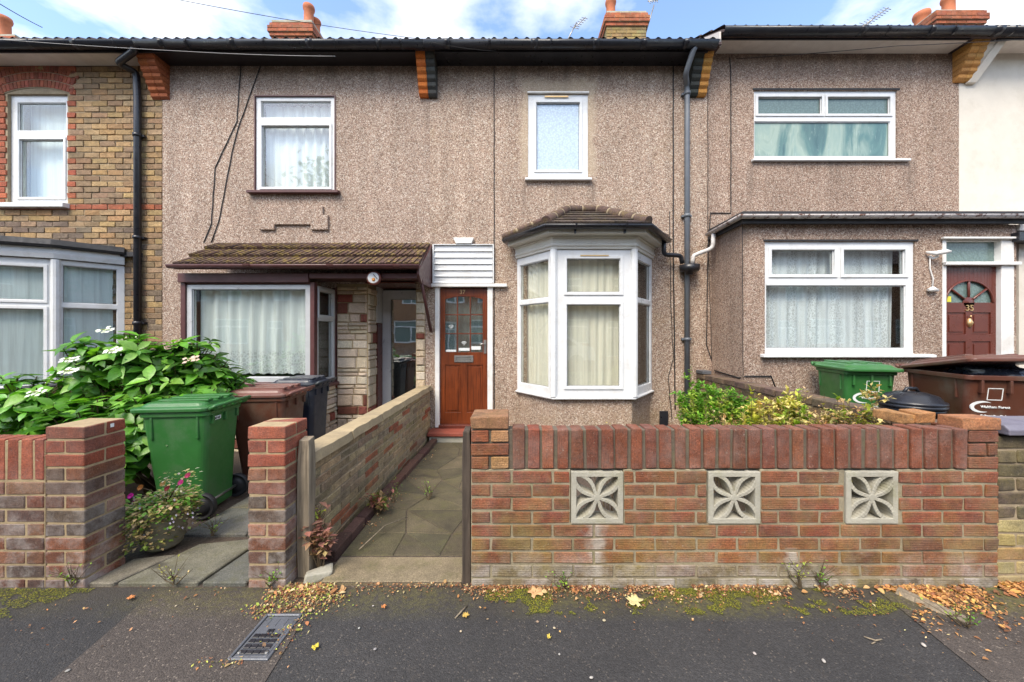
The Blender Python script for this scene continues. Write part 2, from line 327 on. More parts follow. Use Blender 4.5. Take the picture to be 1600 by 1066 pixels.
# ------------------------------------------------------------------ mesh kit
class MB:
    def __init__(s, *mats, T=None):
        s.v = []; s.f = []; s.mi = []; s.c = []; s.sm = []; s.mats = [M[m] if isinstance(m, str) else m for m in mats]; s.T = T
    def add(s, vs, fs, col=(1, 1, 1), mi=0, smooth=False):
        b = len(s.v)
        for p in vs:
            p = Vector(p); s.v.append(s.T @ p if s.T else p)
        for f in fs: s.f.append([b + i for i in f]); s.mi.append(mi); s.c.append(col); s.sm.append(smooth)
    def box(s, x0, x1, y0, y1, z0, z1, col=(1, 1, 1), mi=0, jit=0):
        vs = [(x, y, z) for z in (z0, z1) for y in (y0, y1) for x in (x0, x1)]
        if jit: vs = [(a + rnd.uniform(-jit, jit), b + rnd.uniform(-jit, jit), c + rnd.uniform(-jit, jit)) for a, b, c in vs]
        s.add(vs, [(0, 2, 3, 1), (4, 5, 7, 6), (0, 1, 5, 4), (2, 6, 7, 3), (0, 4, 6, 2), (1, 3, 7, 5)], col, mi)
    def prism(s, poly, vec, col=(1, 1, 1), mi=0, smooth=False):
        n = len(poly); vec = Vector(vec); a = [Vector(p) for p in poly]
        s.add(a + [p + vec for p in a], [tuple(range(n))[::-1], tuple(range(n, 2 * n))] , col, mi)
        b = len(s.v) - 2 * n
        for i in range(n):
            j = (i + 1) % n; s.f.append([b + i, b + j, b + n + j, b + n + i]); s.mi.append(mi); s.c.append(col); s.sm.append(smooth)
    def tube(s, pts, r, n=8, col=(1, 1, 1), mi=0, cap=True):
        pts = [Vector(p) for p in pts]; rs = r if isinstance(r, (list, tuple)) else [r] * len(pts)
        vs = []; up = None
        for i, p in enumerate(pts):
            d = (pts[min(i + 1, len(pts) - 1)] - pts[max(i - 1, 0)]).normalized()
            if up is None: up = Vector((0, 0, 1)) if abs(d.z) < .9 else Vector((1, 0, 0))
            a = (up - d * up.dot(d)).normalized(); up = a; b = d.cross(a)
            vs += [p + (a * math.cos(2 * math.pi * k / n) + b * math.sin(2 * math.pi * k / n)) * rs[i] for k in range(n)]
        fs = [(i * n + k, i * n + (k + 1) % n, (i + 1) * n + (k + 1) % n, (i + 1) * n + k) for i in range(len(pts) - 1) for k in range(n)]
        s.add(vs, fs, col, mi, True)
        if cap:
            b = len(s.v) - len(vs)
            for fa in (list(range(n))[::-1], list(range(len(vs) - n, len(vs)))):
                s.f.append([b + k for k in fa]); s.mi.append(mi); s.c.append(col); s.sm.append(False)
    def lathe(s, prof, o=(0, 0, 0), n=24, col=(1, 1, 1), mi=0, M3=None, smooth=True):
        o = Vector(o); vs = []
        for r, z in prof:
            for k in range(n):
                p = Vector((r * math.cos(2 * math.pi * k / n), r * math.sin(2 * math.pi * k / n), z))
                vs.append(o + (M3 @ p if M3 else p))
        fs = [(i * n + k, i * n + (k + 1) % n, (i + 1) * n + (k + 1) % n, (i + 1) * n + k) for i in range(len(prof) - 1) for k in range(n)]
        fs.append(tuple(range(n))[::-1]); fs.append(tuple(range(len(vs) - n, len(vs))))
        s.add(vs, fs, col, mi, smooth)
    def sweep(s, prof, path, col=(1, 1, 1), mi=0, smooth=False, closed=True):
        """prof: (out, z) pairs; path: (x, y, z) points, outward is to the right-hand side of travel"""
        P = [Vector(p) for p in path]; n = len(prof); vs = []
        for i, p in enumerate(P):
            d0 = (P[i] - P[i - 1]) if i else (P[1] - P[0]); d1 = (P[i + 1] - P[i]) if i < len(P) - 1 else d0
            d0 = Vector((d0.x, d0.y, 0)).normalized(); d1 = Vector((d1.x, d1.y, 0)).normalized()
            o = (Vector((d0.y, -d0.x, 0)) + Vector((d1.y, -d1.x, 0))); o = o.normalized(); k = 1 / max(.3, o.dot(Vector((d0.y, -d0.x, 0))))
            vs += [p + o * a * k + Vector((0, 0, b)) for a, b in prof]
        m = n if closed else n - 1
        fs = [(i * n + k, i * n + (k + 1) % n, (i + 1) * n + (k + 1) % n, (i + 1) * n + k) for i in range(len(P) - 1) for k in range(m)]
        if closed: fs += [tuple(range(n))[::-1], tuple(range(len(vs) - n, len(vs)))]
        s.add(vs, fs, col, mi, smooth)
    def panel(s, x0, x1, z0, z1, y0, y1, holes=(), col=(1, 1, 1), mi=0):
        """slab in the local xz plane with rectangular holes (x0, x1, z0, z1)"""
        xs = sorted({x0, x1, *[min(max(h[i], x0), x1) for h in holes for i in (0, 1)]}); zs = sorted({z0, z1, *[min(max(h[i], z0), z1) for h in holes for i in (2, 3)]})
        solid = {}
        for i in range(len(xs) - 1):
            for j in range(len(zs) - 1):
                cx, cz = (xs[i] + xs[i + 1]) / 2, (zs[j] + zs[j + 1]) / 2
                solid[i, j] = not any(h[0] < cx < h[1] and h[2] < cz < h[3] for h in holes)
        idx = {}; vs = []
        def V(i, j, k):
            if (i, j, k) not in idx: idx[i, j, k] = len(vs); vs.append((xs[i], (y0, y1)[k], zs[j]))
            return idx[i, j, k]
        fs = []
        for (i, j), ok in solid.items():
            if not ok: continue
            fs.append((V(i, j, 0), V(i + 1, j, 0), V(i + 1, j + 1, 0), V(i, j + 1, 0)))
            fs.append((V(i, j, 1), V(i, j + 1, 1), V(i + 1, j + 1, 1), V(i + 1, j, 1)))
            for di, dj, a, b in ((-1, 0, (i, j), (i, j + 1)), (1, 0, (i + 1, j + 1), (i + 1, j)), (0, -1, (i + 1, j), (i, j)), (0, 1, (i, j + 1), (i + 1, j + 1))):
                if not solid.get((i + di, j + dj), False):
                    fs.append((V(*a, 0), V(*b, 0), V(*b, 1), V(*a, 1)))
        s.add(vs, fs, col, mi)
    def build(s, name, parent=None, bevel=0, seg=1, origin=None, weld=False, recalc=True, solid=0, local=False):
        me = bpy.data.meshes.new(name)
        o = Vector(origin) if origin is not None else Vector((0, 0, 0))
        if local: loc = Vector((0, 0, 0))
        elif parent is not None and origin is None:
            q = parent
            while q is not None: o = o + q.location; q = q.parent
            o_par = o; loc = Vector((0, 0, 0))
        else: loc = o.copy()
        me.from_pydata([p - o for p in s.v], [], s.f)
        for m in s.mats: me.materials.append(m)
        me.polygons.foreach_set('material_index', s.mi); me.polygons.foreach_set('use_smooth', s.sm)
        a = me.color_attributes.new('Col', 'FLOAT_COLOR', 'CORNER')
        buf = []
        for f, c in zip(s.f, s.c): buf += [*c, 1.0] * len(f)
        a.data.foreach_set('color', buf)
        me.update()
        if recalc:
            bm = bmesh.new(); bm.from_mesh(me)
            if weld: bmesh.ops.remove_doubles(bm, verts=bm.verts, dist=1e-5)
            bmesh.ops.recalc_face_normals(bm, faces=bm.faces); bm.to_mesh(me); bm.free()
        ob = bpy.data.objects.new(name, me); COL.objects.link(ob); ob.location = loc
        if parent is not None: ob.parent = parent
        if solid:
            md = ob.modifiers.new('thickness', 'SOLIDIFY'); md.thickness = solid
        if bevel:
            md = ob.modifiers.new('bevel', 'BEVEL'); md.width = bevel; md.segments = seg; md.limit_method = 'ANGLE'; md.angle_limit = R(35)
            if seg > 1: md.harden_normals = False
        return ob

def tag(o, label=None, cat=None, group=None, kind=None):
    if label: o['label'] = label
    if cat: o['category'] = cat
    if group: o['group'] = group
    if kind: o['kind'] = kind
    return o
def empty(name, loc, label, cat, group=None):
    o = bpy.data.objects.new(name, None); COL.objects.link(o); o.location = loc; o.empty_display_size = .2
    return tag(o, label, cat, group)
def copy_tree(o, parent=None):
    c = o.copy(); COL.objects.link(c); c.parent = parent
    for ch in list(o.children): copy_tree(ch, c)
    return c
def frame(x, y, z=0, ang=0): return Matrix.Translation((x, y, z)) @ Matrix.Rotation(ang, 4, 'Z')
def X(px, Y=5.2): return (px - 802) / 570 * Y          # measured widths at a known distance
def Z(py, Y=5.2): return 1.39 + (522 - py) / 570 * Y   # measured heights at a known distance
def jc(c, a=.15, r=rnd):
    k = 1 + r.uniform(-a, a); return tuple(max(0, min(1, x * k * (1 + r.uniform(-a, a) * .35))) for x in c)
def text(s, size, mat, parent, name, loc, rot=(R(90), 0, 0), extrude=.0015, align='CENTER'):
    cu = bpy.data.curves.new(name, 'FONT'); cu.body = s; cu.size = size; cu.extrude = extrude; cu.align_x = align
    tmp = bpy.data.objects.new('tmp', cu); COL.objects.link(tmp)
    bpy.context.view_layer.update()
    me = bpy.data.meshes.new_from_object(tmp.evaluated_get(bpy.context.evaluated_depsgraph_get())); bpy.data.objects.remove(tmp)
    me.name = name; me.materials.clear(); me.materials.append(M[mat] if isinstance(mat, str) else mat)
    ob = bpy.data.objects.new(name, me); COL.objects.link(ob); ob.parent = parent; ob.location = loc; ob.rotation_euler = rot
    return ob

def bricks(mb, x0, x1, z0, n, pitch, y0, depth, colfn, holes=(), L=.225, joint=.010, mi=0, jit=.0012, off=0.0, proud=0.003):
    for k in range(n):
        a, b = z0 + k * pitch + joint / 2, z0 + (k + 1) * pitch - joint / 2
        cuts = [(h[0], h[1]) for h in holes if h[2] < (a + b) / 2 < h[3]]
        x = x0 - L - (L / 2 if k % 2 else 0) + off
        while x < x1:
            p, q = max(x, x0), min(x + L, x1); x += L
            segs = [(p, q)]
            for c0, c1 in cuts:
                ns = []
                for u, v_ in segs:
                    if v_ <= c0 or u >= c1: ns.append((u, v_))
                    else:
                        if u < c0: ns.append((u, c0))
                        if v_ > c1: ns.append((c1, v_))
                segs = ns
            for u, v_ in segs:
                if v_ - u < .03: continue
                yy = y0 + rnd.uniform(-proud, proud) * .6
                mb.box(u + joint / 2, v_ - joint / 2, yy, y0 + depth, a, b, colfn((u + v_) / 2, (a + b) / 2, k), mi, jit)

def tile_facet(mb, eL, eR, tR, tL, nc, tw, th=.018, lap=.25, cols=((1, 1, 1),), mi=0, rib=0.0):
    eL, eR, tR, tL = map(Vector, (eL, eR, tR, tL)); ax = (eR - eL).normalized()
    nrm = ax.cross((tL + tR) / 2 - (eL + eR) / 2).normalized()
    if nrm.z < 0: nrm = -nrm
    W_ = (eR - eL).length
    for i in range(nc):
        t0, t1 = i / nc, min(1, (i + 1 + lap) / nc)
        def rng(t):
            a, b = eL.lerp(tL, t), eR.lerp(tR, t); return (a - eL).dot(ax), (b - eL).dot(ax), a - ax * (a - eL).dot(ax)
        l0, r0, b0 = rng(t0); l1, r1, b1 = rng(t1)
        x = -tw * (2 + (.5 if (i % 2 and not rib) else 0)); k = 0
        while x < W_ + tw * 2:
            g = .0025
            p0, q0 = max(x + g, l0), min(x + tw - g, r0); p1, q1 = max(x + g, l1), min(x + tw - g, r1); x += tw; k += 1
            if q0 - p0 < .006 and q1 - p1 < .006: continue
            if q0 < p0: p0 = q0 = (p0 + q0) / 2
            if q1 < p1: p1 = q1 = (p1 + q1) / 2
            h = th * rnd.uniform(.85, 1.2) + (rib if k % 2 else 0)
            lo = [b0 + ax * p0, b0 + ax * q0, b1 + ax * q1, b1 + ax * p1]
            lift0 = nrm * (th * .9); lift1 = nrm * 0.0
            vs = [lo[0] + lift0 * .3, lo[1] + lift0 * .3, lo[2] - nrm * .002, lo[3] - nrm * .002, lo[0] + lift0 + nrm * h, lo[1] + lift0 + nrm * h, lo[2] + nrm * (h * .35), lo[3] + nrm * (h * .35)]
            mb.add(vs, [(3, 2, 1, 0), (4, 5, 6, 7), (0, 1, 5, 4), (1, 2, 6, 5), (2, 3, 7, 6), (3, 0, 4, 7)], jc(rnd.choice(cols), .25), mi)

def window(parent, T, w_, h_, panes, mat='white', glass='glass', fd=.07, fw=.0, sill=None, name='window', reveal=None):
    """local frame: x 0..w, z 0..h, y 0 = outer face.  panes: (x0, x1, z0, z1, sash, glassmat)"""
    mb = MB(mat, 'rubber', T=T); mb.panel(0, w_, 0, h_, 0, fd, [p[:4] for p in panes])
    for p in panes:
        if p[4]:
            k = .028; mb.panel(p[0] - k, p[1] + k, p[2] - k, p[3] + k, -.014, -.0005, [(p[0] + .006, p[1] - .006, p[2] + .006, p[3] - .006)])
            mb.panel(p[0] + .0005, p[1] - .0005, p[2] + .0005, p[3] - .0005, .012, .05, [(p[0] + .014, p[1] - .014, p[2] + .014, p[3] - .014)])
        else:
            mb.panel(p[0] + .0005, p[1] - .0005, p[2] + .0005, p[3] - .0005, .014, .05, [(p[0] + .010, p[1] - .010, p[2] + .010, p[3] - .010)])
    for p in panes:
        k = .014 if p[4] else .010
        mb.panel(p[0] + k - .004, p[1] - k + .004, p[2] + k - .004, p[3] - k + .004, .0195, .025, [(p[0] + k + .004, p[1] - k - .004, p[2] + k + .004, p[3] - k - .004)], mi=1)
    fr = mb.build(name, parent, .0025, weld=True)
    for p in panes:
        g = MB(p[5] if len(p) > 5 else glass, T=T); g.box(p[0] + .005, p[1] - .005, .026, .032, p[2] + .005, p[3] - .005); g.build('pane', fr)
    if sill:
        sx0, sx1, out, th, sm = sill
        g = MB(sm, T=T); g.prism([(sx0, .03, .004), (sx0, -out, -.012), (sx0, -out, -.012 - th), (sx0, .03, -.012 - th)], (sx1 - sx0, 0, 0)); g.build('sill', fr, .003)
    return fr

def curtain(name, T, x0, x1, z0, z1, y, mat, label, cat='curtain', amp=.018, wl=.09, seed=0, pull=0, scallop=0, group=None):
    r = random.Random(seed); nx = max(12, int((x1 - x0) / wl * 9)); nz = 10
    ph = [r.uniform(0, 6.28) for _ in range(4)]
    vs = []
    for j in range(nz + 1):
        t = j / nz
        for i in range(nx + 1):
            u = i / nx; x = x0 + (x1 - x0) * u
            f = math.sin(x / wl * 6.283 + ph[0] + 1.5 * math.sin(x * 5 + ph[1])) * .6 + math.sin(x / wl * 2.3 * 2.9 + ph[2] + t * .8) * .4
            xx = x + pull * (1 - t) * math.sin(u * 9 + ph[3]) * .02
            z = z0 + (z1 - z0) * t
            if j == 0 and scallop: z += abs(math.sin(x * math.pi / .07)) * scallop
            vs.append((xx, y + amp * f * (1.1 - .4 * t), z))
    fs = [(j * (nx + 1) + i, j * (nx + 1) + i + 1, (j + 1) * (nx + 1) + i + 1, (j + 1) * (nx + 1) + i) for j in range(nz) for i in range(nx)]
    mb = MB(mat, T=T); mb.add(vs, fs, smooth=True)
    o = T @ Vector(((x0 + x1) / 2, y, z0)) if T else Vector(((x0 + x1) / 2, y, z0))
    return tag(mb.build(name, origin=o, recalc=False), label, cat, group)
# ================================================================== setting
YF = 5.2                                     # house fronts;  garden wall fronts at Y = 2.0
def gz(y): return -.10 * max(0, min(1, (y - 2.1) / 3.1))        # ground falls gently towards the houses
def sheet(name, x0, x1, ys, mat, dz=0, zf=None, nx=2):
    mb = MB(mat); vs = []; fs = []
    for y in ys:
        for i in range(nx): vs.append((x0 + (x1 - x0) * i / (nx - 1), y, (zf or gz)(y) + dz))
    for j in range(len(ys) - 1):
        for i in range(nx - 1): a = j * nx + i; fs.append((a, a + 1, a + nx + 1, a + nx))
    mb.add(vs, fs); return tag(mb.build(name, recalc=False), kind='structure')
mb = MB('soil'); mb.add([(-300, -300, -.32), (300, -300, -.32), (300, 300, -.32), (-300, 300, -.32)], [(0, 1, 2, 3)]); tag(mb.build('ground', recalc=False), kind='structure')
mb = MB('soil'); mb.add([(-12, 2.0, -.012), (12, 2.0, -.012), (12, 2.1, -.012), (-12, 2.1, -.012), (-12, 5.35, -.112), (12, 5.35, -.112)], [(0, 1, 2, 3), (3, 2, 5, 4)]); tag(mb.build('garden_soil', recalc=False), kind='structure')
mb = MB('asphalt'); mb.box(-30, 30, -1.2, 2.0, -.2, 0); tag(mb.build('pavement'), kind='structure')
mb = MB('asphalt2')                         # older strips of footway surfacing, one left of the gate and one at the right
mb.add([(-1.93, 1.97, .004), (-1.79, 1.1, .004), (-.96, 1.1, .004), (-1.0, 1.58, .004), (-1.04, 1.97, .004)], [(0, 1, 2, 3, 4)])
mb.add([(1.97, 1.97, .004), (1.90, 1.45, .004), (1.84, 1.1, .004), (3.6, 1.1, .004), (3.6, 1.97, .004)], [(0, 1, 2, 3, 4)])
tag(mb.build('pavement_patch', recalc=False), kind='structure')
mb = MB('concrete')
for i in range(30): mb.box(-27 + i * 1.8, -27 + i * 1.8 + 1.79, -1.36, -1.2, -.25, .004)
tag(mb.build('kerb', bevel=.012), kind='structure')
mb = MB('asphalt'); mb.box(-40, 40, -8.2, -1.36, -.3, -.12); tag(mb.build('road'), kind='structure')
mb = MB('asphalt2'); mb.box(-40, 40, -10.4, -8.2, -.3, .0); tag(mb.build('far_pavement'), kind='structure')

def crazy(name, polys, cols, th=.03, lift=.012):
    mb = MB('slab')
    for ip, p in enumerate(polys):
        cx = sum(a for a, b in p) / len(p); cy = sum(b for a, b in p) / len(p); c = jc(rnd.choice(cols), .10) if (ip or name != 'path') else (.19, .150, .092); dz = rnd.uniform(-.0015, .002)
        pts = [(cx + (a - cx) * .985, cy + (b - cy) * .985) for a, b in p]
        mb.prism([(a, b, gz(b) + lift + dz - th) for a, b in pts], (0, 0, th), c)
    return tag(mb.build(name, bevel=.006), kind='structure')
def grid_polys(x0, x1, y0, y1, nx, ny, jit, r):
    P = {}
    for i in range(nx + 1):
        for j in range(ny + 1):
            P[i, j] = (x0 + (x1 - x0) * i / nx + (r.uniform(-jit, jit) if 0 < i < nx else 0), y0 + (y1 - y0) * j / ny + (r.uniform(-jit, jit) if 0 < j < ny else 0))
    out = []
    for i in range(nx):
        for j in range(ny):
            a, b, c, d = P[i, j], P[i + 1, j], P[i + 1, j + 1], P[i, j + 1]
            q = r.random()
            if q < .35: out += [[a, b, c], [a, c, d]]
            elif q < .5: out += [[a, b, d], [b, c, d]]
            else: out.append([a, b, c, d])
    return out
rp = random.Random(21)
mb = MB('soil'); mb.add([(-1.08, 2.03, .007), (-.1, 2.03, .007), (-.1, 2.1, .006), (-1.08, 2.1, .006), (-1.08, 4.95, -.085), (-.1, 4.95, -.085)], [(0, 1, 2, 3), (3, 2, 5, 4)]); tag(mb.build('path_joints', recalc=False), kind='structure')
crazy('path', [[(-1.08, 2.03), (-.28, 2.03), (-.28, 2.27), (-1.08, 2.27)]] + grid_polys(-1.08, -.1, 2.28, 4.95, 3, 8, .10, rp), [(.080, .064, .036), (.070, .058, .034), (.092, .074, .042)])
crazy('side_path', [[(-2.2, 2.02), (-1.75, 2.02), (-1.70, 2.5), (-2.08, 2.42)], [(-1.73, 2.02), (-1.48, 2.02), (-1.46, 2.44), (-1.68, 2.5)], [(-2.36, 2.02), (-2.22, 2.02), (-2.12, 2.3), (-2.34, 2.25)]]
      + grid_polys(-2.3, -1.28, 2.54, 4.9, 3, 6, .12, rp), [(.115, .115, .095), (.13, .128, .10), (.15, .135, .10)])

# ================================================================== houses
YB = 5.45
def shell(house, mat, x0, x1, ztop, holes, name='wall', col=(1, 1, 1), skin=True):
    mb = MB(mat, 'room')
    if skin: mb.panel(x0, x1, -.3, ztop, YF, YB, holes, col)
    else: mb.panel(x0, x1, -.3, ztop, YF + .012, YB, holes, col)
    mb.box(x0 + .004, x0 + .12, YB + .002, 12.5, -.3, ztop, mi=1); mb.box(x1 - .12, x1 - .004, YB + .002, 12.5, -.3, ztop, mi=1)
    mb.box(x0 + .12, x1 - .12, 12.3, 12.5, -.3, ztop, mi=1); mb.box(x0 + .13, x1 - .13, YB + .002, 12.2, 2.66, 2.78, mi=1)
    mb.box(x0 + .13, x1 - .13, YB + .002, 12.2, -.3, -.1, mi=1); mb.box(x0 + .13, x1 - .13, YB + .002, 12.2, ztop - .05, ztop - .01, mi=1)
    return mb.build(name, house, weld=True)
def main_roof(house, x0, x1, ze, verge=None):
    mb = MB('rooftile', 'soffit'); ys, yr = 4.83, 9.0; sl = math.tan(R(31)); p = .145; nx = int((x1 - x0) / p * 6); nc = 14
    vs = []; fs = []
    for c in range(nc):
        for e in (0, 1):
            y = ys + (yr - ys) * (c + e) / nc; lift = .022 * (1 - e)
            for i in range(nx + 1):
                x = x0 + (x1 - x0) * i / nx; h = max(0, math.sin(x / p * 6.283)) * .028
                vs.append((x, y, ze + .05 + (y - ys) * sl + h + lift))
    m = nx + 1
    for c in range(nc):
        for i in range(nx):
            a = 2 * c * m + i; fs.append((a, a + 1, a + m + 1, a + m))
            if c < nc - 1: b = (2 * c + 1) * m + i; fs.append((b, b + 1, b + m + 1, b + m))
    mb.add(vs, fs)
    zr = ze + .04 + (yr - ys) * sl
    mb.prism([(x0, ys, ze + .035), (x0, yr, zr), (x0, 12.9, ze + .1), (x0, 12.9, ze), (x0, ys, ze)], (x1 - x0, 0, 0), mi=0)
    if verge: mb.prism([(x0 - .002, ys + .03, ze + .03), (x0 - .002, yr, zr - .02), (x0 - .002, yr, zr - .5), (x0 - .002, ys + .03, ze - .17)], (-.02, 0, 0), mi=1)
    mb.tube([(x0, yr, zr + .02), (x1, yr, zr + .02)], .12, 12)
    return mb.build('roof', house, recalc=False)
def half_round(r, t=.004, n=9, open_top=True):
    o = [(r + r * math.cos(math.pi + math.pi * i / n), r * math.sin(math.pi + math.pi * i / n)) for i in range(n + 1)]
    i_ = [(r + (r - t) * math.cos(math.pi + math.pi * i / n), (r - t) * math.sin(math.pi + math.pi * i / n)) for i in range(n + 1)]
    return o + i_[::-1]
def eaves(house, x0, x1, zs, mat_f, mat_s, mat_g, brackets, gr=.07, gx=None):
    """soffit at zs from wall to fascia, fascia, half-round gutter with clips"""
    mb = MB(mat_s); mb.box(x0, x1, 4.955, YF - .002, zs, zs + .02); mb.build('soffit', house)
    mb = MB(mat_f); mb.box(x0, x1, 4.93, 4.953, zs - .012, zs + .058); mb.build('fascia', house, .003)
    mb = MB(mat_g); zt = zs + .052; x0, x1 = gx or (x0, x1)
    mb.sweep(half_round(gr), [(x0, 4.926, zt), (x1, 4.926, zt)], smooth=True)
    for bx in brackets:
        mb.sweep(half_round(gr + .006, .006), [(bx - .012, 4.932, zt + .002), (bx + .012, 4.932, zt + .002)])
        mb.sweep(half_round(gr + .005, .005), [(bx + .55, 4.931, zt + .002), (bx + .64, 4.931, zt + .002)], smooth=True)
    return mb.build('gutter', house)
def corbel(house, xc, zt, n, wd, left_col, right_col, xs=0.0, pitch=.118):
    mb = MB('corbel')
    for i in range(n):
        out = .255 - i * .035; z1 = zt - i * pitch; xx = xc + xs * i
        h = pitch - .004
        for a, b, c in ((xx - wd / 2, xx + .002, left_col), (xx + .006, xx + wd / 2, right_col)):
            mb.prism([(a, YF + .05, z1), (a, YF - out, z1), (a, YF - out + .006, z1 - h * .62), (a, YF - out + .04, z1 - h), (a, YF + .05, z1 - h)], (b - a, 0, 0), jc(c, .12))
    return mb.build('corbel', house, .004)
def downpipe(house, pts, mat, r=.034, clips=(), name='downpipe'):
    mb = MB(mat)
    # round the corners a little
    P = [Vector(p) for p in pts]; Q = [P[0]]
    for i in range(1, len(P) - 1):
        a = P[i] + (P[i - 1] - P[i]).normalized() * min(.05, (P[i - 1] - P[i]).length * .4); b = P[i] + (P[i + 1] - P[i]).normalized() * min(.05, (P[i + 1] - P[i]).length * .4)
        for t in (0, .33, .66, 1): Q.append(a.lerp(P[i], t).lerp(P[i].lerp(b, t), t))
    Q.append(P[-1]); mb.tube(Q, r, 14)
    for c in clips:
        x, y, z = c; mb.tube([(x, y, z - .022), (x, y, z + .022)], r * 1.28, 14); mb.box(x - r * 1.9, x + r * 1.9, y + r * .2, y + r * 1.9, z - .014, z + .014)
    return mb.build(name, house)
def chimney(house, x0, x1, y0, y1, z0, z1, pots, colf, cap_over=.06):
    mb = MB('brickred', 'mortarl', 'concrete'); pitch = .075; n = int((z1 - z0) / pitch)
    for k in range(n):
        top = n - 1 - k; o = {0: .03, 1: cap_over, 2: cap_over, 3: cap_over * .5}.get(top, 0)
        z = z0 + k * pitch
        mb.box(x0 - o + .01, x1 + o - .01, y0 - o + .01, y1 + o - .01, z, z + pitch, mi=1)
        for face, (a, b) in enumerate(((x0 - o, x1 + o), (y0 - o, y1 + o))):
            L = .225; x = a - (L / 2 if k % 2 else 0)
            while x < b:
                p, q = max(x, a), min(x + L, b); x += L
                if q - p < .04: continue
                c = colf(top)
                if face == 0: mb.box(p + .005, q - .005, y0 - o, y0 - o + .06, z + .005, z + pitch - .005, c, 0, .002)
                else:
                    mb.box(x0 - o, x0 - o + .06, p + .005, q - .005, z + .005, z + pitch - .005, c, 0, .002); mb.box(x1 + o - .06, x1 + o, p + .005, q - .005, z + .005, z + pitch - .005, colf(top), 0, .002)
    mb.box(x0, x1, y0, y1, z1 - .02, z1 + .03, mi=2)
    ch = mb.build('chimney', house, .003)
    for px_, py_, h, r in pots:
        g = MB('clay'); g.lathe([(r * .95, 0), (r, h * .1), (r * .82, h * .2), (r * .78, h * .75), (r * .92, h * .8), (r * .98, h * .9), (r * .9, h), (r * .72, h), (r * .68, h * .6)], (px_, py_, z1 + .03), 20); g.build('chimney_pot', ch)
red = lambda top: jc((.30, .085, .04), .25)
yel = lambda top: jc((.34, .10, .045), .25) if top < 4 else jc((.26, .19, .085), .3)

H = {}
for k, lab in (('L', 'yellow brick house with red brick window arch at the far left'), ('39', 'pebbledashed house with mossy brown tiled porch and wide net curtained window'),
               ('37', 'pebbledashed house number 37 with white hipped bay window and wooden door'), ('35', 'pebbledashed house number 35 with flat roofed front extension and brown door'),
               ('R', 'cream rendered house cut by the right edge of the photo')):
    xx = {'L': -7.4, '39': -3.1, '37': .8, '35': 4.55, 'R': 8.3}[k]
    H[k] = empty({'L': 'brick_house', '39': 'porch_house', '37': 'bay_house', '35': 'extended_house', 'R': 'rendered_house'}[k], (xx, YF, 0), lab, 'house', 'terraced houses in a row')
XL, X1, X2, X3, X4, X5 = -13.0, -5.0, -1.186, 2.765, 6.35, 10.5
ZE, ZE2 = 5.21, 5.385

# ---------------------------------------------------------------- yellow brick house
h = H['L']
uw = (X(10), X(104), Z(318), Z(146))          # upstairs window opening
bayhole = (-9.4, -5.75, .6, 2.3)
shell(h, 'mortarl', XL, X1, ZE, [uw, bayhole], skin=False)
def yb(x, z, k):
    if abs(z - Z(322)) < .04: return jc((.34, .10, .045), .2)
    if uw[2] < z < uw[3] + .35 and (uw[1] < x < uw[1] + (.20 if k % 2 else .13) or uw[0] - .2 < x < uw[0]): return jc((.36, .10, .045), .22)
    c = rnd.choice([(.37, .245, .105), (.41, .28, .13), (.31, .20, .095), (.26, .175, .095), (.36, .25, .135), (.27, .18, .10), (.36, .22, .095), (.30, .19, .10)])
    if z < 3.0 and rnd.random() < .35: c = (.17, .125, .085)
    return jc(c, .12)
mb = MB('brick')
n = 66; pitch = (ZE + .2) / n
arc_c = ((uw[0] + uw[1]) / 2, Z(146) - .55); 
bricks(mb, -8.6, X1 - .004, -.2, n, pitch, YF, .08, yb, [uw, bayhole, (uw[0] - .03, uw[1] + .03, uw[3], uw[3] + .34)], jit=.004, proud=.008, joint=.012)
cx, hw = (uw[0] + uw[1]) / 2, (uw[1] - uw[0]) / 2 + .08; rise = .10; Rr = (hw * hw + rise * rise) / (2 * rise); cz = uw[3] + rise - Rr - .02
a0 = math.asin(hw / Rr)
for ring in range(3):
    r0 = Rr + .015 + ring * .108; nb = 20
    for i in range(nb):
        t0 = -a0 + 2 * a0 * (i + (.5 if ring == 1 else 0)) / nb; t1 = t0 + 2 * a0 / nb * .90
        if ring == 1 and i == nb - 1: continue
        P = [(cx + rr * math.sin(t), YF - .004, cz + rr * math.cos(t)) for rr, t in ((r0, t0), (r0, t1), (r0 + .098, t1), (r0 + .098, t0))]
        mb.prism(P, (0, .09, 0), jc((.30, .085, .045), .25))
mb.build('brickwork', h, .003)
mb = MB('mortarl')                             # bed the arch sits in, and soldier edge over the frame
P = []
for i in range(21): t = -a0 + 2 * a0 * i / 20; P.append((cx + (Rr + .005) * math.sin(t), YF + .003, cz + (Rr + .005) * math.cos(t)))
P += [(uw[1] + .05, YF + .003, uw[3] + .345), (uw[0] - .05, YF + .003, uw[3] + .345)]
mb.prism(P, (0, .2, 0)); mb.build('arch', h)
wz, wh = uw[2], uw[3] - uw[2]; ww = uw[1] - uw[0]
fr = window(h, frame(uw[0], YF + .05, wz), ww, wh + .10, [(.09, ww - .07, wh * .68, wh - .10, False), (.12, ww - .09, .10, wh * .60, True)], sill=(-.12, ww + .04, .13, .06, 'white'))
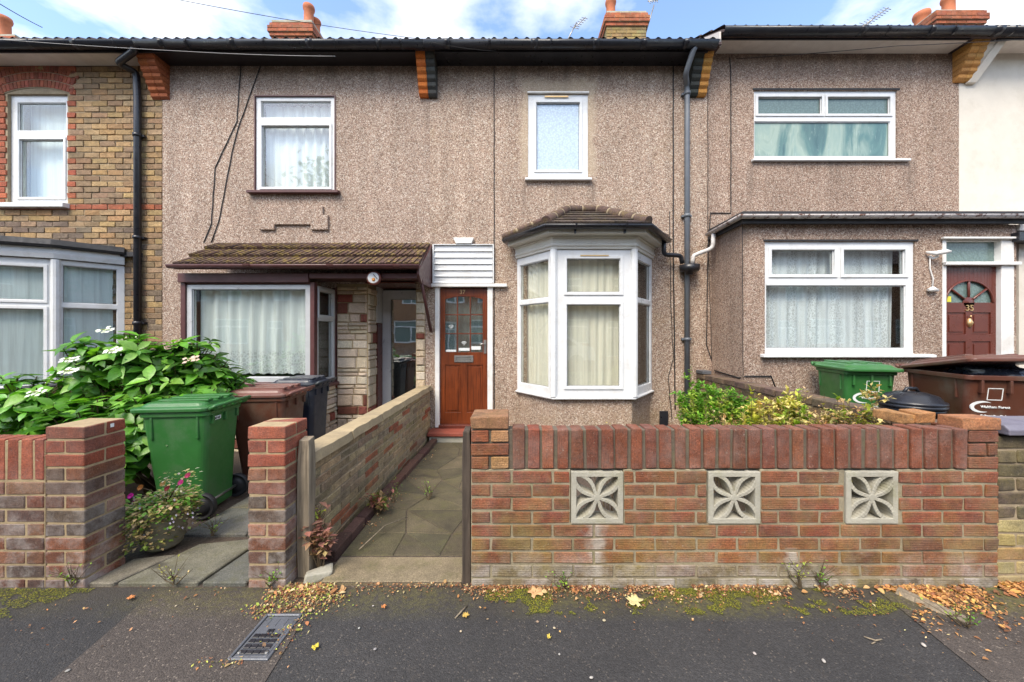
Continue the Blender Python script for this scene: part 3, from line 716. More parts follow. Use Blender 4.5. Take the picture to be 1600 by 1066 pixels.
# bay
zt, zb = 2.36, .62
pts = [(-5.54, 5.2), (-5.97, 4.76), (-6.75, 4.42), (-8.6, 4.42), (-9.4, 5.2)][::-1]
mb = MB('mortarl', 'brick')
mb.prism([(x, y, -.25) for x, y in pts], (0, 0, zb + .24), mi=0); mb.build('bay_base', h)
mb = MB('brick')
segs = [((-5.97, 4.76), (-5.54, 5.2)), ((-6.75, 4.42), (-5.97, 4.76))]
for (ax_, ay), (bx_, by) in segs:
    L_ = math.hypot(bx_ - ax_, by - ay); mb.T = frame(ax_, ay, 0, math.atan2(by - ay, bx_ - ax_)); bricks(mb, 0, L_, -.2, 10, .078, -.012, .06, lambda x, z, k: jc((.34, .25, .13), .25))
mb.T = None; mb.build('bay_brickwork', h, .003)
for i, ((ax_, ay), (bx_, by)) in enumerate([((-5.97, 4.76), (-5.54, 5.2)), ((-6.75, 4.42), (-5.97, 4.76)), ((-8.6, 4.42), (-6.75, 4.42))]):
    L_ = math.hypot(bx_ - ax_, by - ay); T_ = frame(ax_, ay, zb, math.atan2(by - ay, bx_ - ax_)); hh = zt - zb; tr = hh * .66
    window(h, T_, L_, hh, [(.05, L_ - .07, tr + .03, hh - .06, False), (.05, L_ - .07, .06, tr - .03, False)] if i == 0 else [(.05, L_ - .10, tr + .05, hh - .10, True), (.05, L_ - .10, .10, tr - .05, True)], sill=(-.02, L_ + .02, .05, .03, 'white'))
mb = MB('white')
for x, y in ((-5.97, 4.76), (-6.75, 4.42)): mb.lathe([(.045, zb - .01), (.045, zt)], (x, y, 0), 10, smooth=False)
mb.build('corner_post', h)
path = [(-9.4, 5.2, 0), (-8.6, 4.42, 0), (-6.75, 4.42, 0), (-5.97, 4.76, 0), (-5.54, 5.2, 0)]
mb = MB('white'); mb.sweep([(-.04, 2.37), (.05, 2.37), (.07, 2.43), (.07, 2.50), (-.04, 2.50)], path); mb.build('fascia', h)
mb = MB('lead'); mb.sweep([(-.1, 2.52), (.13, 2.50), (.15, 2.53), (.13, 2.60), (-.1, 2.62)], path, smooth=False)
mb.prism([(x, y, 2.505) for x, y in pts], (0, 0, .09)); mb.box(-5.7, -5.28, 5.12, 5.198, 2.48, 2.54); mb.build('bay_roof', h)
main_roof(h, XL, X1 + .02, ZE + .017); eaves(h, XL, X1 - .02, ZE, 'black', 'soffit', 'black', [X(60, 4.9), X(190, 4.9), -9], .072, (XL, X1 - .001))
corbel(h, -5.015, ZE + .01, 7, .24, (.40, .12, .05), (.33, .10, .045), 0, .071)
xp = X(221)
downpipe(h, [(X(208, 4.86), 4.86, ZE + .0), (X(208, 4.86), 4.88, ZE - .03), (xp - .09, 4.97, ZE - .13), (xp - .01, YF - .06, Z(118)), (xp, YF - .055, Z(160)), (xp, YF - .055, -.1)], 'black', .042, [(xp, YF - .055, Z(215)), (xp, YF - .055, Z(373)), (xp, YF - .055, Z(505))])
chimney(h, -12.3, -11.2, 8.2, 9.3, 6.5, 8.1, [(X(6, 8.4), 8.4, .55, .14), (X(34, 9.0), 9.0, .38, .13)], red)

# ---------------------------------------------------------------- house with the porch roof (left of number 37)
h = H['39']
uw = (X(399), X(523), Z(299), Z(151)); BL, BR, BY = -4.13, -2.56, 4.6
shell(h, 'pebble39', X1, X2, ZE, [uw, (BL + .08, BR - .08, .75, 2.0), (-2.07, -1.385, -.3, 2.12)])
mb = MB('maroon'); mb.panel(uw[0] - .012, uw[1] + .016, uw[2] - .0, uw[3] + .016, YF - .012, YF + .10, [(uw[0] + .001, uw[1] - .001, uw[2] + .001, uw[3] - .001)]); mb.build('window_surround', h)
ww, wh = uw[1] - uw[0] - .004, uw[3] - uw[2] - .004
window(h, frame(uw[0] + .002, YF + .012, uw[2] + .002), ww, wh, [(.07, ww - .06, wh * .785, wh - .055, False), (.08, ww - .07, .055, wh * .70, True)], sill=(-.08, ww + .08, .09, .035, 'maroon'))
# raised render panel below the window
mb = MB('pebble39'); x0, x1 = X(407), X(514); zz = lambda p: Z(p)
mb.prism([(x0, YF - .035, zz(360)), (X(431), YF - .035, zz(360)), (X(431), YF - .035, zz(352)), (X(487), YF - .035, zz(352)), (X(487), YF - .035, zz(360)), (x1, YF - .035, zz(360)), (x1, YF - .035, zz(337)), (X(506), YF - .035, zz(337)), (X(506), YF - .035, zz(323)), (X(415), YF - .035, zz(323)), (X(415), YF - .035, zz(337)), (x0, YF - .035, zz(337))][::-1], (0, .04, 0))
mb.build('render_panel', h, .008, 2)
# bay
mb = MB('maroon')
mb.box(BL - .06, BL, BY - .01, YF, -.2, 2.04); mb.box(BR, BR + .055, BY - .01, BY + .07, -.2, 2.04); mb.box(BL, BR, BY + .003, BY + .09, 2.015, 2.04)
mb.box(BR + .004, BR + .05, YF - .05, YF - .003, .64, 2.04)
mb.build('bay_posts', h, .004)
ww = BR - BL - .004; wh = 2.012 - .78
window(h, frame(BL + .002, BY + .01, .78), ww, wh, [(.065, ww - .065, .06, wh - .055, False)], 'silver', sill=(-.03, ww + .03, .05, .05, 'maroon'))
sl = YF - .05 - (BY + .07)
window(h, frame(BR + .04, BY + .07, .73, R(90)), sl, 2.012 - .73, [(.05, sl - .05, .90, 1.23, True), (.05, sl - .05, .06, .84, False)], 'silver', sill=(-.06, sl + .05, .06, .04, 'maroon'))
mb = MB('mortarb'); mb.box(BL, BR + .03, BY + .02, YF - .002, -.2, .72); mb.build('bay_base', h)
def cladding(mb, x0, x1, z0, z1, seed=0, mar=(.22, .065, .045), pm=.14):
    r = random.Random(seed); z = z0
    while z < z1 - .02:
        hh = r.choice([.055, .09, .12, .16]); hh = min(hh, z1 - z); x = x0
        while x < x1 - .01:
            wd = min(r.uniform(.12, .30) * (1.3 if hh < .08 else 1), x1 - x)
            if x1 - x - wd < .05: wd = x1 - x
            c = jc(mar, .3, r) if r.random() < pm and hh > .06 else jc(r.choice([(.60, .50, .385), (.54, .44, .33), (.66, .57, .45)]), .12, r)
            d = r.uniform(.012, .032)
            a, b, c0, c1 = x + .006, x + wd - .006, z + .006, z + hh - .006
            if b - a > .02 and c1 - c0 > .015:
                j = lambda: r.uniform(-.004, .004)
                n1 = 5
                vs = [(a, .02, c0), (b, .02, c0), (b, .02, c1), (a, .02, c1), (a, -.004, c0), (b, -.004, c0), (b, -.004, c1), (a, -.004, c1)]
                k = .018
                vs += [(a + k + j(), -d + j(), c0 + k * .6 + j()), ((a + b) / 2 + j() * 3, -d * 1.1 + j(), c0 + k * .6), (b - k + j(), -d + j(), c0 + k * .6 + j()), (b - k + j(), -d + j(), c1 - k * .6 + j()), ((a + b) / 2 + j() * 3, -d * .8 + j(), c1 - k * .6), (a + k + j(), -d + j(), c1 - k * .6 + j())]
                mb.add(vs, [(0, 1, 5, 4), (1, 2, 6, 5), (2, 3, 7, 6), (3, 0, 4, 7), (4, 5, 10, 9, 8), (5, 6, 11, 10), (6, 7, 13, 12, 11), (7, 4, 8, 13), (8, 9, 12, 13), (9, 10, 11, 12)], c)
            x += wd
        z += hh
for T_, w_, zt_, sd_, pm_ in ((frame(BL, BY + .018), BR - BL + .03, .70, 3, .14), (frame(BR + .034, BY + .02, 0, R(90)), YF - BY - .02, .69, 5, .25), (frame(BR + .055, YF - .014), -2.075 - BR - .055, 2.09, 8, .14),
        (frame(-2.068, YF - .015, 0, R(90)), .30, 2.06, 11, .14), (frame(-1.385, YF - .014), .13, 2.02, 14, .14)):
    mb = MB('clad', T=T_); cladding(mb, 0, w_, -.15, zt_, sd_, pm=pm_); mb.build('stone_cladding', h)
mb = MB('mortarb'); mb.box(BR + .055, -2.07, YF - .012, YF - .001, -.2, 2.1); mb.box(-1.385, -1.255, YF - .012, YF - .001, -.2, 2.02); mb.box(-2.09, -2.069, YF - .01, 5.75, -.2, 2.1); mb.build('cladding_bed', h)
# recessed porch and door
mb = MB('doorbrown', 'room', 'white'); mb.box(-2.068, -2.045, 5.5, 5.75, -.12, 1.55); mb.box(-2.068, -2.05, 5.5, 5.75, 1.56, 2.1, mi=2); mb.box(-1.384, -1.36, YF + .02, 5.75, -.2, 2.1, mi=1)
mb.box(-2.07, -1.38, 5.1, 5.8, 2.10, 2.118, mi=0); mb.box(-2.07, -1.38, 5.0, 5.8, -.16, -.06, mi=1)
mb.build('porch_lining', h)
window(h, frame(-2.045, 5.70, -.06), .665, 2.13, [(.12, .60, .12, 2.0, False, 'glassdoor')], 'silver', name='door')
mb = MB('room'); mb.box(-2.2, -1.3, 6.2, 6.22, -.1, 2.2); mb.build('hall_wall', h)
# canopy roof over the bay and the porch
EY = 4.44; ez = 2.215
mb = MB('tile', 'maroon')
tile_facet(mb, (-4.13, EY, ez), (-1.15, EY, ez), (-1.19, YF, 2.68), (-4.20, YF, 2.68), 3, .037, .020, .12, [(1, 1, 1), (.8, .75, .7), (1.25, 1.1, 1), (.7, .65, .6)], rib=.013)
mb.prism([(-4.13, EY, ez - .01), (-1.15, EY, ez - .01), (-1.19, YF, 2.67), (-4.20, YF, 2.67)], (0, 0, -.03), mi=1)
mb.build('porch_roof', h)
mb = MB('maroon'); mb.sweep(half_round(.045), [(-4.17, EY + .015, ez + .012), (-1.13, EY + .015, ez + .012)], smooth=True)
for bx in (-3.2, -2.2, -1.4): mb.sweep(half_round(.051, .006), [(bx - .04, EY + .02, ez + .014), (bx + .04, EY + .02, ez + .014)])
mb.build('porch_gutter', h)
mb = MB('maroon'); mb.box(-4.19, BR - .0, BY - .05, BY - .012, 2.035, 2.15); mb.box(BR + .01, -1.20, BY - .045, BY + .01, 2.085, 2.15)
mb.box(-4.19, -1.2, BY + .02, YF - .002, 2.13, 2.15)
mb.prism([(-1.185, EY + .03, ez - .04), (-1.185, YF - .003, 2.66), (-1.185, YF - .003, 2.03), (-1.185, BY, 2.03), (-1.185, EY + .03, 2.12)], (.03, 0, 0))
mb.build('porch_fascia', h, .004)
mb = MB('maroon'); mb.tube([(-1.17, BY + .02, 2.08), (-1.17, YF - .02, 1.43)], .022, 4); mb.build('bracket', h)
main_roof(h, X1 + .024, X2 + .0, ZE + .017); eaves(h, X1 - .016, X2 - .14, ZE, 'bluedark', 'bluedark', 'black', [X(p, 4.9) for p in (300, 420, 528, 630)], .072, (X1 + .001, X2 - .001))
corbel(h, X(670), ZE + .02, 6, .25, (.60, .17, .035), (.05, .055, .065), .0, .0815)
chimney(h, X(424, 8.2), X(487, 8.2), 8.2, 8.75, 6.5, Z(33, 8.2) - .0, [(X(478, 8.3), 8.42, .5, .13), (X(492, 8.6), 8.62, .34, .13), (X(500, 9), 9.0, .2, .13)], red)

# ---------------------------------------------------------------- number 37
h = H['37']
uw = (X(825), X(919), Z(279), Z(147)); dr = (X(680), X(770), -.3, 2.06)
bc = [(.055, 5.2), (.508, 4.6), (1.525, 4.6), (1.975, 5.2)]
shell(h, 'pebble37', X2, X3, ZE, [uw, dr, (.2, 1.83, .62, 2.4)])
ww, wh = uw[1] - uw[0] - .004, uw[3] - uw[2] - .004
fr = window(h, frame(uw[0] + .002, YF + .01, uw[2] + .002), ww, wh, [(.11, ww - .11, .115, wh - .11, True, 'frost')], sill=(-.045, ww + .045, .07, .03, 'white'))
mb = MB('brass'); mb.box(X(851), X(888), YF - .012, YF - .004, Z(152.5), Z(150.5)); mb.build('trickle_vent', fr)
mb = MB('paint'); mb.box(uw[0] - .01, uw[1] + .01, YF - .03, YF - .001, uw[3], uw[3] + .022); mb.build('drip_strip', h, .003)
# door
mb = MB('paint'); dw = dr[1] - dr[0]
mb.box(dr[0], dr[0] + .062, YF - .02, YF + .08, .06, 2.062); mb.box(dr[1] - .075, dr[1], YF - .02, YF + .08, .06, 2.062)
mb.box(X(668), X(792), YF - .06, YF - .001, Z(449), Z(444)); mb.build('door_frame', h, .004)
dx0, dx1 = dr[0] + .064, dr[1] - .077; W_ = dx1 - dx0; dz0, dz1 = .10, 2.045
mb = MB('varnish', T=frame(dx0, YF + .03, dz0)); hD = dz1 - dz0
zr = [.50, .66, .665, .81, .815, .965]
gz0, gz1 = hD * .525, hD * .945; gw = (W_ - .17) / 3; gh = (gz1 - gz0) / 3
holes = [(.07 + i * (gw + .015), .07 + i * (gw + .015) + gw, gz0 + j * gh + .008, gz0 + (j + 1) * gh - .008) for i in range(3) for j in range(3)]
pan = [(.07, W_ / 2 - .045, hD * .085, hD * .435), (W_ / 2 + .045, W_ - .07, hD * .085, hD * .435)]
mb.panel(0, W_, 0, hD, 0, .045, holes + pan)
for p in pan: mb.panel(p[0] + .001, p[1] - .001, p[2] + .001, p[3] - .001, .012, .030, []); 
for p in pan: mb.panel(p[0] + .03, p[1] - .03, p[2] + .03, p[3] - .03, .004, .0115, [])
for i in range(3):                                  # shallow arch over the top three panes
    p = holes[i * 3 + 2]; xm = W_ / 2; f = lambda x: p[3] - .045 * ((x - xm) / (W_ / 2)) ** 2 * 1.5
    P = [(p[0] - .001 + (p[1] - p[0] + .002) * q / 6, .002, f(p[0] + (p[1] - p[0]) * q / 6)) for q in range(7)]
    mb.prism(P + [(p[1] + .001, .002, p[3] + .001), (p[0] - .001, .002, p[3] + .001)], (0, .04, 0))
door = mb.build('door', h, .004, weld=True)
for i, p in enumerate(holes):
    g = MB('glassdoor', T=frame(dx0, YF + .03, dz0)); g.box(p[0] - .003, p[1] + .003, .020, .025, p[2] - .003, p[3] + .003); g.build('pane', door)
mb = MB('steel', T=frame(dx0, YF + .03, dz0)); mb.panel(W_ * .30, W_ * .70, hD * .455, hD * .505, -.012, -.001, [(W_ * .35, W_ * .65, hD * .468, hD * .492)]); mb.box(W_ * .352, W_ * .648, -.008, -.002, hD * .469, hD * .491); mb.build('letterbox', door, .002)
mb = MB('steel', T=frame(dx0, YF + .03, dz0)); mb.box(W_ - .055, W_ - .015, -.01, -.001, hD * .52, hD * .62); mb.tube([(W_ - .035, -.008, hD * .59), (W_ - .035, -.045, hD * .59), (W_ - .12, -.05, hD * .588)], .009, 8); mb.build('handle', door)
text('37', .085, 'brass', door, 'house_number', (dx0 + W_ * .47 - h.location.x, .028, dz0 + hD * .958), extrude=.003)
def wifi(cx, cz, r):
    mb = MB('mark', T=frame(dx0, YF + .03, dz0))
    for k, rr in enumerate((r, r * .68, r * .38)):
        mb.tube([(cx + rr * math.cos(a), .017, cz + rr * math.sin(a)) for a in [R(40 + q * 12.5) for q in range(9)]], .004, 5)
    mb.tube([(cx, .017, cz - .006), (cx, .017, cz + .006)], .006, 6); mb.build('sticker', door)
q = holes[1]; wifi((q[0] + q[1]) / 2, q[2] + .06, .055); q = holes[3]; wifi((q[0] + q[1]) / 2, q[2] + .10, .05)
for i_, a_, b_, c_, d_ in ((3, .01, .004, .02, .06), (6, .004, .03, .035, .085), (0, .012, .012, .006, .035)):
    mb = MB('mark', T=frame(dx0, YF + .03, dz0)); q = holes[i_]; mb.box(q[0] + a_, q[1] - b_, .0155, .018, q[2] + c_, q[2] + d_); mb.build('sticker', door)
mb = MB('doorbrown'); mb.box(dx0 - .01, dx1 + .01, YF - .03, YF + .09, .055, .098); mb.build('threshold', h, .004)
mb = MB('redtile', 'concrete'); mb.box(X2 + .02, -.05, 4.93, YF - .002, .0, .05); mb.box(X2 + .04, -.07, 4.96, YF - .004, -.2, -.001, mi=1); mb.build('doorstep', h, .008, 2)
mb = MB('white'); zA, zB = Z(443), Z(384); nb = 6
for i in range(nb):
    a, b = zA + (zB - zA) * i / nb, zA + (zB - zA) * (i + 1) / nb
    mb.prism([(X(679), YF - .001, a), (X(679), YF - .034, a + .002), (X(679), YF - .034, a + .012), (X(679), YF - .016, a + .026), (X(679), YF - .016, b - .001), (X(679), YF - .001, b - .001)], (X(769.5) - X(679), 0, 0))
mb.box(X(678) - .012, X(678) + .008, YF - .045, YF - .001, zA, zB + .01); mb.box(X(770), X(770) + .018, YF - .045, YF - .001, zA, zB + .01); mb.box(X(678), X(771), YF - .045, YF - .0015, zB + .0005, zB + .012)
mb.build('slatted_panel', h, .002)
mb = MB('paint'); mb.prism([(X(713), YF - .001, Z(382)), (X(737), YF - .001, Z(382)), (X(741), YF - .001, Z(373)), (X(709), YF - .001, Z(373))], (0, -.06, 0)); mb.build('vent_cover', h, .004)
mb = MB('room'); mb.box(dr[0] - .3, dr[1] + .3, 6.6, 6.62, -.1, 2.3); mb.build('hall_wall', h)
# bay
zs, zh = .60, 2.455
mb = MB('pebble37'); mb.prism([(x, y, -.25) for x, y in [(bc[0][0] + .03, 5.198), (bc[1][0] + .02, 4.63), (bc[2][0] - .02, 4.63), (bc[3][0] - .03, 5.198)]], (0, 0, zs + .24)); mb.build('bay_base', h, .01, 2)
for i in range(3):
    (ax_, ay), (bx_, by) = bc[i], bc[i + 1]; L_ = math.hypot(bx_ - ax_, by - ay); T_ = frame(ax_, ay, zs, math.atan2(by - ay, bx_ - ax_)); hh = zh - zs; tr = hh * .662
    if i == 1: pn = [(.16, L_ - .17, tr + .08, hh - .11, True), (.16, L_ - .17, .12, tr - .06, True)]
    elif i == 0: pn = [(.06, L_ - .10, tr + .03, hh - .10, False), (.06, L_ - .10, .10, tr - .03, False)]
    else: pn = [(.10, L_ - .06, tr + .03, hh - .10, False), (.10, L_ - .06, .10, tr - .03, False)]
    fr = window(h, T_, L_, hh, pn)
    if i == 1:
        g = MB('brass', T=T_); g.box(L_ * .33, L_ * .68, -.022, -.0145, hh - .088, hh - .072); g.build('trickle_vent', fr)
        g = MB('mark', T=T_); g.box(.163, .185, .020, .0255, tr - .1, tr - .07); 
mb = MB('white')
for x, y in bc[1:3]: mb.lathe([(.046, zs), (.046, zh)], (x, y + .006, 0), 10, smooth=False)
mb.build('corner_post', h)
p3 = [(bc[0][0], bc[0][1], 0), (*bc[1], 0), (*bc[2], 0), (bc[3][0], bc[3][1], 0)]
mb = MB('white'); mb.sweep([(-.04, zs - .032), (.03, zs - .032), (.034, zs - .012), (.0, zs - .001), (-.04, zs - .001)], p3); mb.build('sill', h, .003)
mb = MB('creamupvc')
mb.sweep([(-.05, zh + .002), (.025, zh + .002), (.03, zh + .03), (.045, zh + .04), (.045, zh + .06), (.03, zh + .07), (.035, zh + .13), (.06, zh + .14), (.06, zh + .155), (-.05, zh + .155)], p3)
mb.sweep([(-.05, zh + .157), (.15, zh + .157), (.165, zh + .165), (.165, zh + .26), (-.05, zh + .26)], p3); mb.build('bay_fascia', h, .002)
ez = zh + .245; go = .17
mb = MB('black'); mb.sweep([(a + go, b) for a, b in half_round(.05, .005)], [(x, y, ez) for x, y, z in p3], smooth=True)
for fx in (.75, 1.35): mb.sweep([(a + go, b) for a, b in half_round(.057, .006)], [(fx - .012, 4.6, ez), (fx + .012, 4.6, ez)]); mb.box(fx - .01, fx + .01, 4.40, 4.44, ez - .09, ez - .04)
mb.build('bay_gutter', h)
mb = MB('baytile', 'hip', 'mortarl')
eo = .21; k = .115
E = [(-.16, 5.19, ez + .02), (.508 - k, 4.6 - eo, ez + .02), (1.525 + k, 4.6 - eo, ez + .02), (2.19, 5.19, ez + .02)]; TL, TR = (.76, 5.19, 3.13), (1.21, 5.19, 3.13)
tc_ = [(1, 1, 1), (.8, .75, .7), (1.2, 1.1, 1.0)]
tile_facet(mb, E[1], E[2], TR, TL, 5, .165, .014, .15, tc_); tile_facet(mb, E[0], E[1], TL, TL, 5, .165, .014, .15, tc_); tile_facet(mb, E[2], E[3], TR, TR, 5, .165, .014, .15, tc_)
mb.add([E[0], E[1], E[2], E[3], TR, TL], [(0, 1, 5), (1, 2, 4, 5), (2, 3, 4), (0, 3, 2, 1), (0, 5, 4, 3)])
def hip_tiles(a, b, n, r, mat=1):
    a, b = Vector(a), Vector(b)
    for i in range(n):
        p, q = a.lerp(b, i / n + .006), a.lerp(b, (i + 1) / n - .012); mb.tube([p, q], [r * 1.08, r * .95], 12, jc((1, 1, 1), .15), mat)
        mb.tube([q - (b - a).normalized() * .01, q + (b - a).normalized() * .025], r * .99, 12, mi=2)
hip_tiles(Vector(E[1]) + Vector((0, .02, .03)), Vector(TL) + Vector((0, -.03, .02)), 3, .062); hip_tiles(Vector(E[2]) + Vector((0, .02, .03)), Vector(TR) + Vector((0, -.03, .02)), 4, .062)
hip_tiles(Vector(TL) + Vector((0, -.02, .03)), Vector(TR) + Vector((0, -.02, .03)), 2, .05); hip_tiles(Vector(E[0]) + Vector((.0, -.02, .04)), Vector(TL) + Vector((-.05, -.02, .0)), 4, .038); hip_tiles(Vector(E[3]) + Vector((.0, -.02, .04)), Vector(TR) + Vector((.05, -.02, .0)), 4, .038)
mb.build('bay_roof', h, .002)
main_roof(h, X2 + .004, X3 - .004, ZE + .017); eaves(h, X2 + .12, X3 - .13, ZE, 'black', 'black', 'black', [X(p, 4.9) for p in (765, 860, 935, 1000)], .072, (X2 + .001, X3 - .06))
chimney(h, X(948, 8.2), X(1010, 8.2), 8.2, 8.8, 6.5, Z(19, 8.2), [(X(956, 8.4), 8.5, .5, .13), (X(975, 9.0), 9.0, .3, .13)], yel)
corbel(h, X(1087), ZE + .03, 6, .25, (.045, .05, .055), (.55, .27, .075), 0, .0815)
xp = X(1071)
downpipe(h, [(X(1086, 4.86), 4.86, ZE + .0), (X(1084, 4.86), 4.88, ZE - .04), (X(1074, 4.95), 5.0, Z(115, 5.0)), (xp, YF - .05, Z(138)), (xp, YF - .05, Z(180)), (xp, YF - .05, -.1)], 'greypipe', .036, [(xp, YF - .05, Z(339)), (xp, YF - .05, Z(530)), (X(1071), YF - .05, Z(150))])
mb = MB('black'); hx = X(1072)
mb.lathe([(.045, -.09), (.05, -.05), (.125, -.045), (.135, .04), (.12, .04), (.11, -.03)], (hx, YF - .10, Z(419, 5.1)), 18); mb.build('hopper', h)
downpipe(h, [(2.07, 5.02, ez - .02), (2.08, 5.04, Z(398, 5.04)), (X(1064, 5.08), 5.08, Z(399, 5.06)), (X(1066, 5.1), 5.1, Z(412, 5.1))], 'black', .030, name='bay_outlet_pipe')
mb = MB('black', 'doorbrown'); mb.box(X(1030), X(1043), YF - .03, YF - .001, Z(664), Z(642)); mb.tube([(X(1037), YF - .05, -.1), (X(1037), YF - .05, Z(664))], .04, 10); mb.build('gully_pipe', h, .004)

# ---------------------------------------------------------------- number 35
h = H['35']; YE = 4.5
uw = (X(1178), X(1402), Z(249), Z(141)); ZX = 2.80
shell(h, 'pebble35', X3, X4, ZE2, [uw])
ww, wh = uw[1] - uw[0] - .004, uw[3] - uw[2] - .004
window(h, frame(uw[0] + .002, YF + .02, uw[2] + .002), ww, wh, [(.06, ww / 2 - .035, wh * .66, wh - .08, True, 'frostgreen'), (ww / 2 + .035, ww - .08, wh * .66, wh - .08, True, 'frostgreen'), (.02, ww - .075, .05, wh * .56, False, 'frostteal')], sill=(-.04, ww + .15, .07, .028, 'white'))
mb = MB('lead'); mb.box(uw[0] - .02, uw[1] + .03, YF - .012, YF - .001, uw[3], uw[3] + .022); mb.build('lintel_edge', h)
gw_ = (X(1195, YE), X(1430, YE), Z(553, YE), Z(377, YE)); gd = (X(1472, YE), X(1583, YE), -.3, Z(374, YE))
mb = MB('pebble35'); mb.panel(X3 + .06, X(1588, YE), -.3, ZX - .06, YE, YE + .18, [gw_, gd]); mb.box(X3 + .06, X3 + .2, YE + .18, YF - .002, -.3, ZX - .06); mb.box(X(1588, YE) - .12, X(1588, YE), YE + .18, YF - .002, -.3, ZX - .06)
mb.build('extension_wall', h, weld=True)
ww, wh = gw_[1] - gw_[0] - .004, gw_[3] - gw_[2] - .004
window(h, frame(gw_[0] + .002, YE + .02, gw_[2] + .002), ww, wh, [(.085, ww / 2 - .05, wh * .70, wh - .095, True), (ww / 2 + .05, ww - .10, wh * .70, wh - .095, True), (.03, ww - .09, .06, wh * .61, False)], sill=(-.06, ww + .19, .09, .03, 'white'))
mb = MB('lead'); mb.box(gw_[0] - .02, gw_[1] + .03, YE - .012, YE - .001, gw_[3], gw_[3] + .018); mb.build('lintel_strip', h)
# door of 35
mb = MB('paint'); a, b = gd[0], gd[1]; dz1 = Z(415, YE); fz = gd[3]
mb.box(a, a + .045, YE - .01, YE + .12, -.1, fz); mb.box(b - .155, b, YE - .01, YE + .12, -.1, fz); mb.box(a - .03, b + .03, YE - .05, YE - .011, fz - .005, fz + .02); mb.box(a + .045, b - .155, YE + .02, YE + .12, fz - .02, fz)
mb.box(a - .0, b + .05, YE - .045, YE + .1, dz1, dz1 + .04); mb.build('door_frame', h, .004)
mb = MB('frostgreen'); mb.box(a + .046, b - .156, YE + .06, YE + .07, dz1 + .04, fz - .02); mb.build('fanlight', h)
da, db = a + .047, b - .157; W_ = db - da; hD = dz1 - .005 + .02; d0 = -.02
mb = MB('doorbrown', T=frame(da, YE + .04, d0)); sh = .36
cxs = W_ / 2; col_w = (W_ - .20) / 2
pan = [(.065, cxs - .04, hD * .06, hD * .30), (cxs + .04, W_ - .065, hD * .06, hD * .30), (.065, cxs - .04, hD * .35, hD * .585), (cxs + .04, W_ - .065, hD * .35, hD * .585), (.065, cxs - .04, hD * .625, hD * .745), (cxs + .04, W_ - .065, hD * .625, hD * .745)]
gzb = hD * .80; rr = W_ / 2 - .04
mb.panel(0, W_, 0, gzb, 0, .045, pan)
for p in pan: mb.panel(p[0] + .001, p[1] - .001, p[2] + .001, p[3] - .001, .012, .03); mb.panel(p[0] + .03, p[1] - .03, p[2] + .03, p[3] - .03, .004, .0115)
N_ = 18                                            # door top with a half-round light cut in it
arc = [(cxs - rr * math.cos(math.pi * i / N_), gzb + rr * .92 * math.sin(math.pi * i / N_)) for i in range(N_ + 1)]
for i in range(N_):
    (u0, v0), (u1, v1) = arc[i], arc[i + 1]
    mb.prism([(u0, 0, v0), (u1, 0, v1), (u1, 0, hD), (u0, 0, hD)], (0, .045, 0))
mb.box(0, cxs - rr, 0, .045, gzb, hD); mb.box(cxs + rr, W_, 0, .045, gzb, hD)
mb.tube([(u, -.002, v) for u, v in arc], .012, 6)
for an in (40, 90, 140): mb.tube([(cxs + .07 * math.cos(R(an)), .004, gzb + .07 * math.sin(R(an))), (cxs + rr * math.cos(R(an)), .004, gzb + rr * .92 * math.sin(R(an)))], .014, 6)
mb.lathe([(.07, .0), (.07, .012)], (cxs, .012, gzb), 24, M3=Matrix.Rotation(R(90), 3, 'X'))
door = mb.build('door', h, .003)
g = MB('frostgreen', T=frame(da, YE + .04, d0)); g.prism([(u, .02, v) for u, v in arc], (0, .006, 0)); g.build('pane', door)
g = MB('yellow', T=frame(da, YE + .04, d0)); g.box(.06, .13, .014, .018, gzb + .01, gzb + .08); g.build('sticker', door)
text('35', .105, 'brass', door, 'house_number', (da + cxs - h.location.x, YE + .034 - YF, d0 + hD * .755), extrude=.004)
g = MB('brass', T=frame(da, YE + .04, d0)); kz = hD * .69
g.lathe([(.012, -.06), (.03, -.02), (.034, .0), (.022, .03), (.010, .055)], (cxs, -.004, kz), 10); g.tube([(cxs, -.012, kz + .06), (cxs, -.02, kz + .085)], .008, 6); g.build('knocker', door)
# extension roof and gutters
x0e, x1e = X3 + .02, X(1600, 4.35) + .15
mb = MB('lead', 'soffit'); mb.prism([(x0e, YF - .003, ZX - .03), (x0e, 4.42, ZX - .03), (x1e, 4.42, ZX - .03), (x1e, YF - .003, ZX - .03)], (0, 0, .09)); mb.sweep([(-.02, -.075), (.012, -.075), (.012, .075), (-.02, .075)], [(x0e, YF - .01, ZX), (x0e, 4.42, ZX), (x1e, 4.42, ZX)]); mb.build('extension_roof', h, .004)
mb = MB('flaky'); mb.sweep([(a_ + .014, b_) for a_, b_ in half_round(.042, .004)], [(x0e - .0, YF - .08, ZX - .005), (x0e, 4.42, ZX + .012), (x1e, 4.42, ZX + .016)], smooth=True)
for fx in (3.4, 4.3, 5.2): mb.sweep([(a_ + .014, b_) for a_, b_ in half_round(.047, .005)], [(fx - .015, 4.42, ZX + .014), (fx + .015, 4.42, ZX + .014)])
mb.build('extension_gutter', h)
downpipe(h, [(x0e - .05, 4.98, ZX - .03), (x0e - .055, 4.99, Z(388, 5.0)), (X(1090, 5.08), 5.08, Z(397, 5.08)), (X(1083, 5.1), 5.1, Z(400, 5.1)), (X(1082, 5.1), 5.1, Z(413, 5.1))], 'pipe_w', .028, name='extension_outlet_pipe')
main_roof(h, X3 + .004, X4 - .0, ZE2 + .005, verge=True); eaves(h, X3 + .02, X4 - .16, ZE2, 'black', 'soffit', 'black', [X(p, 4.9) for p in (1270, 1378, 1480)], .072, (X3 + .02, X4 - .001))
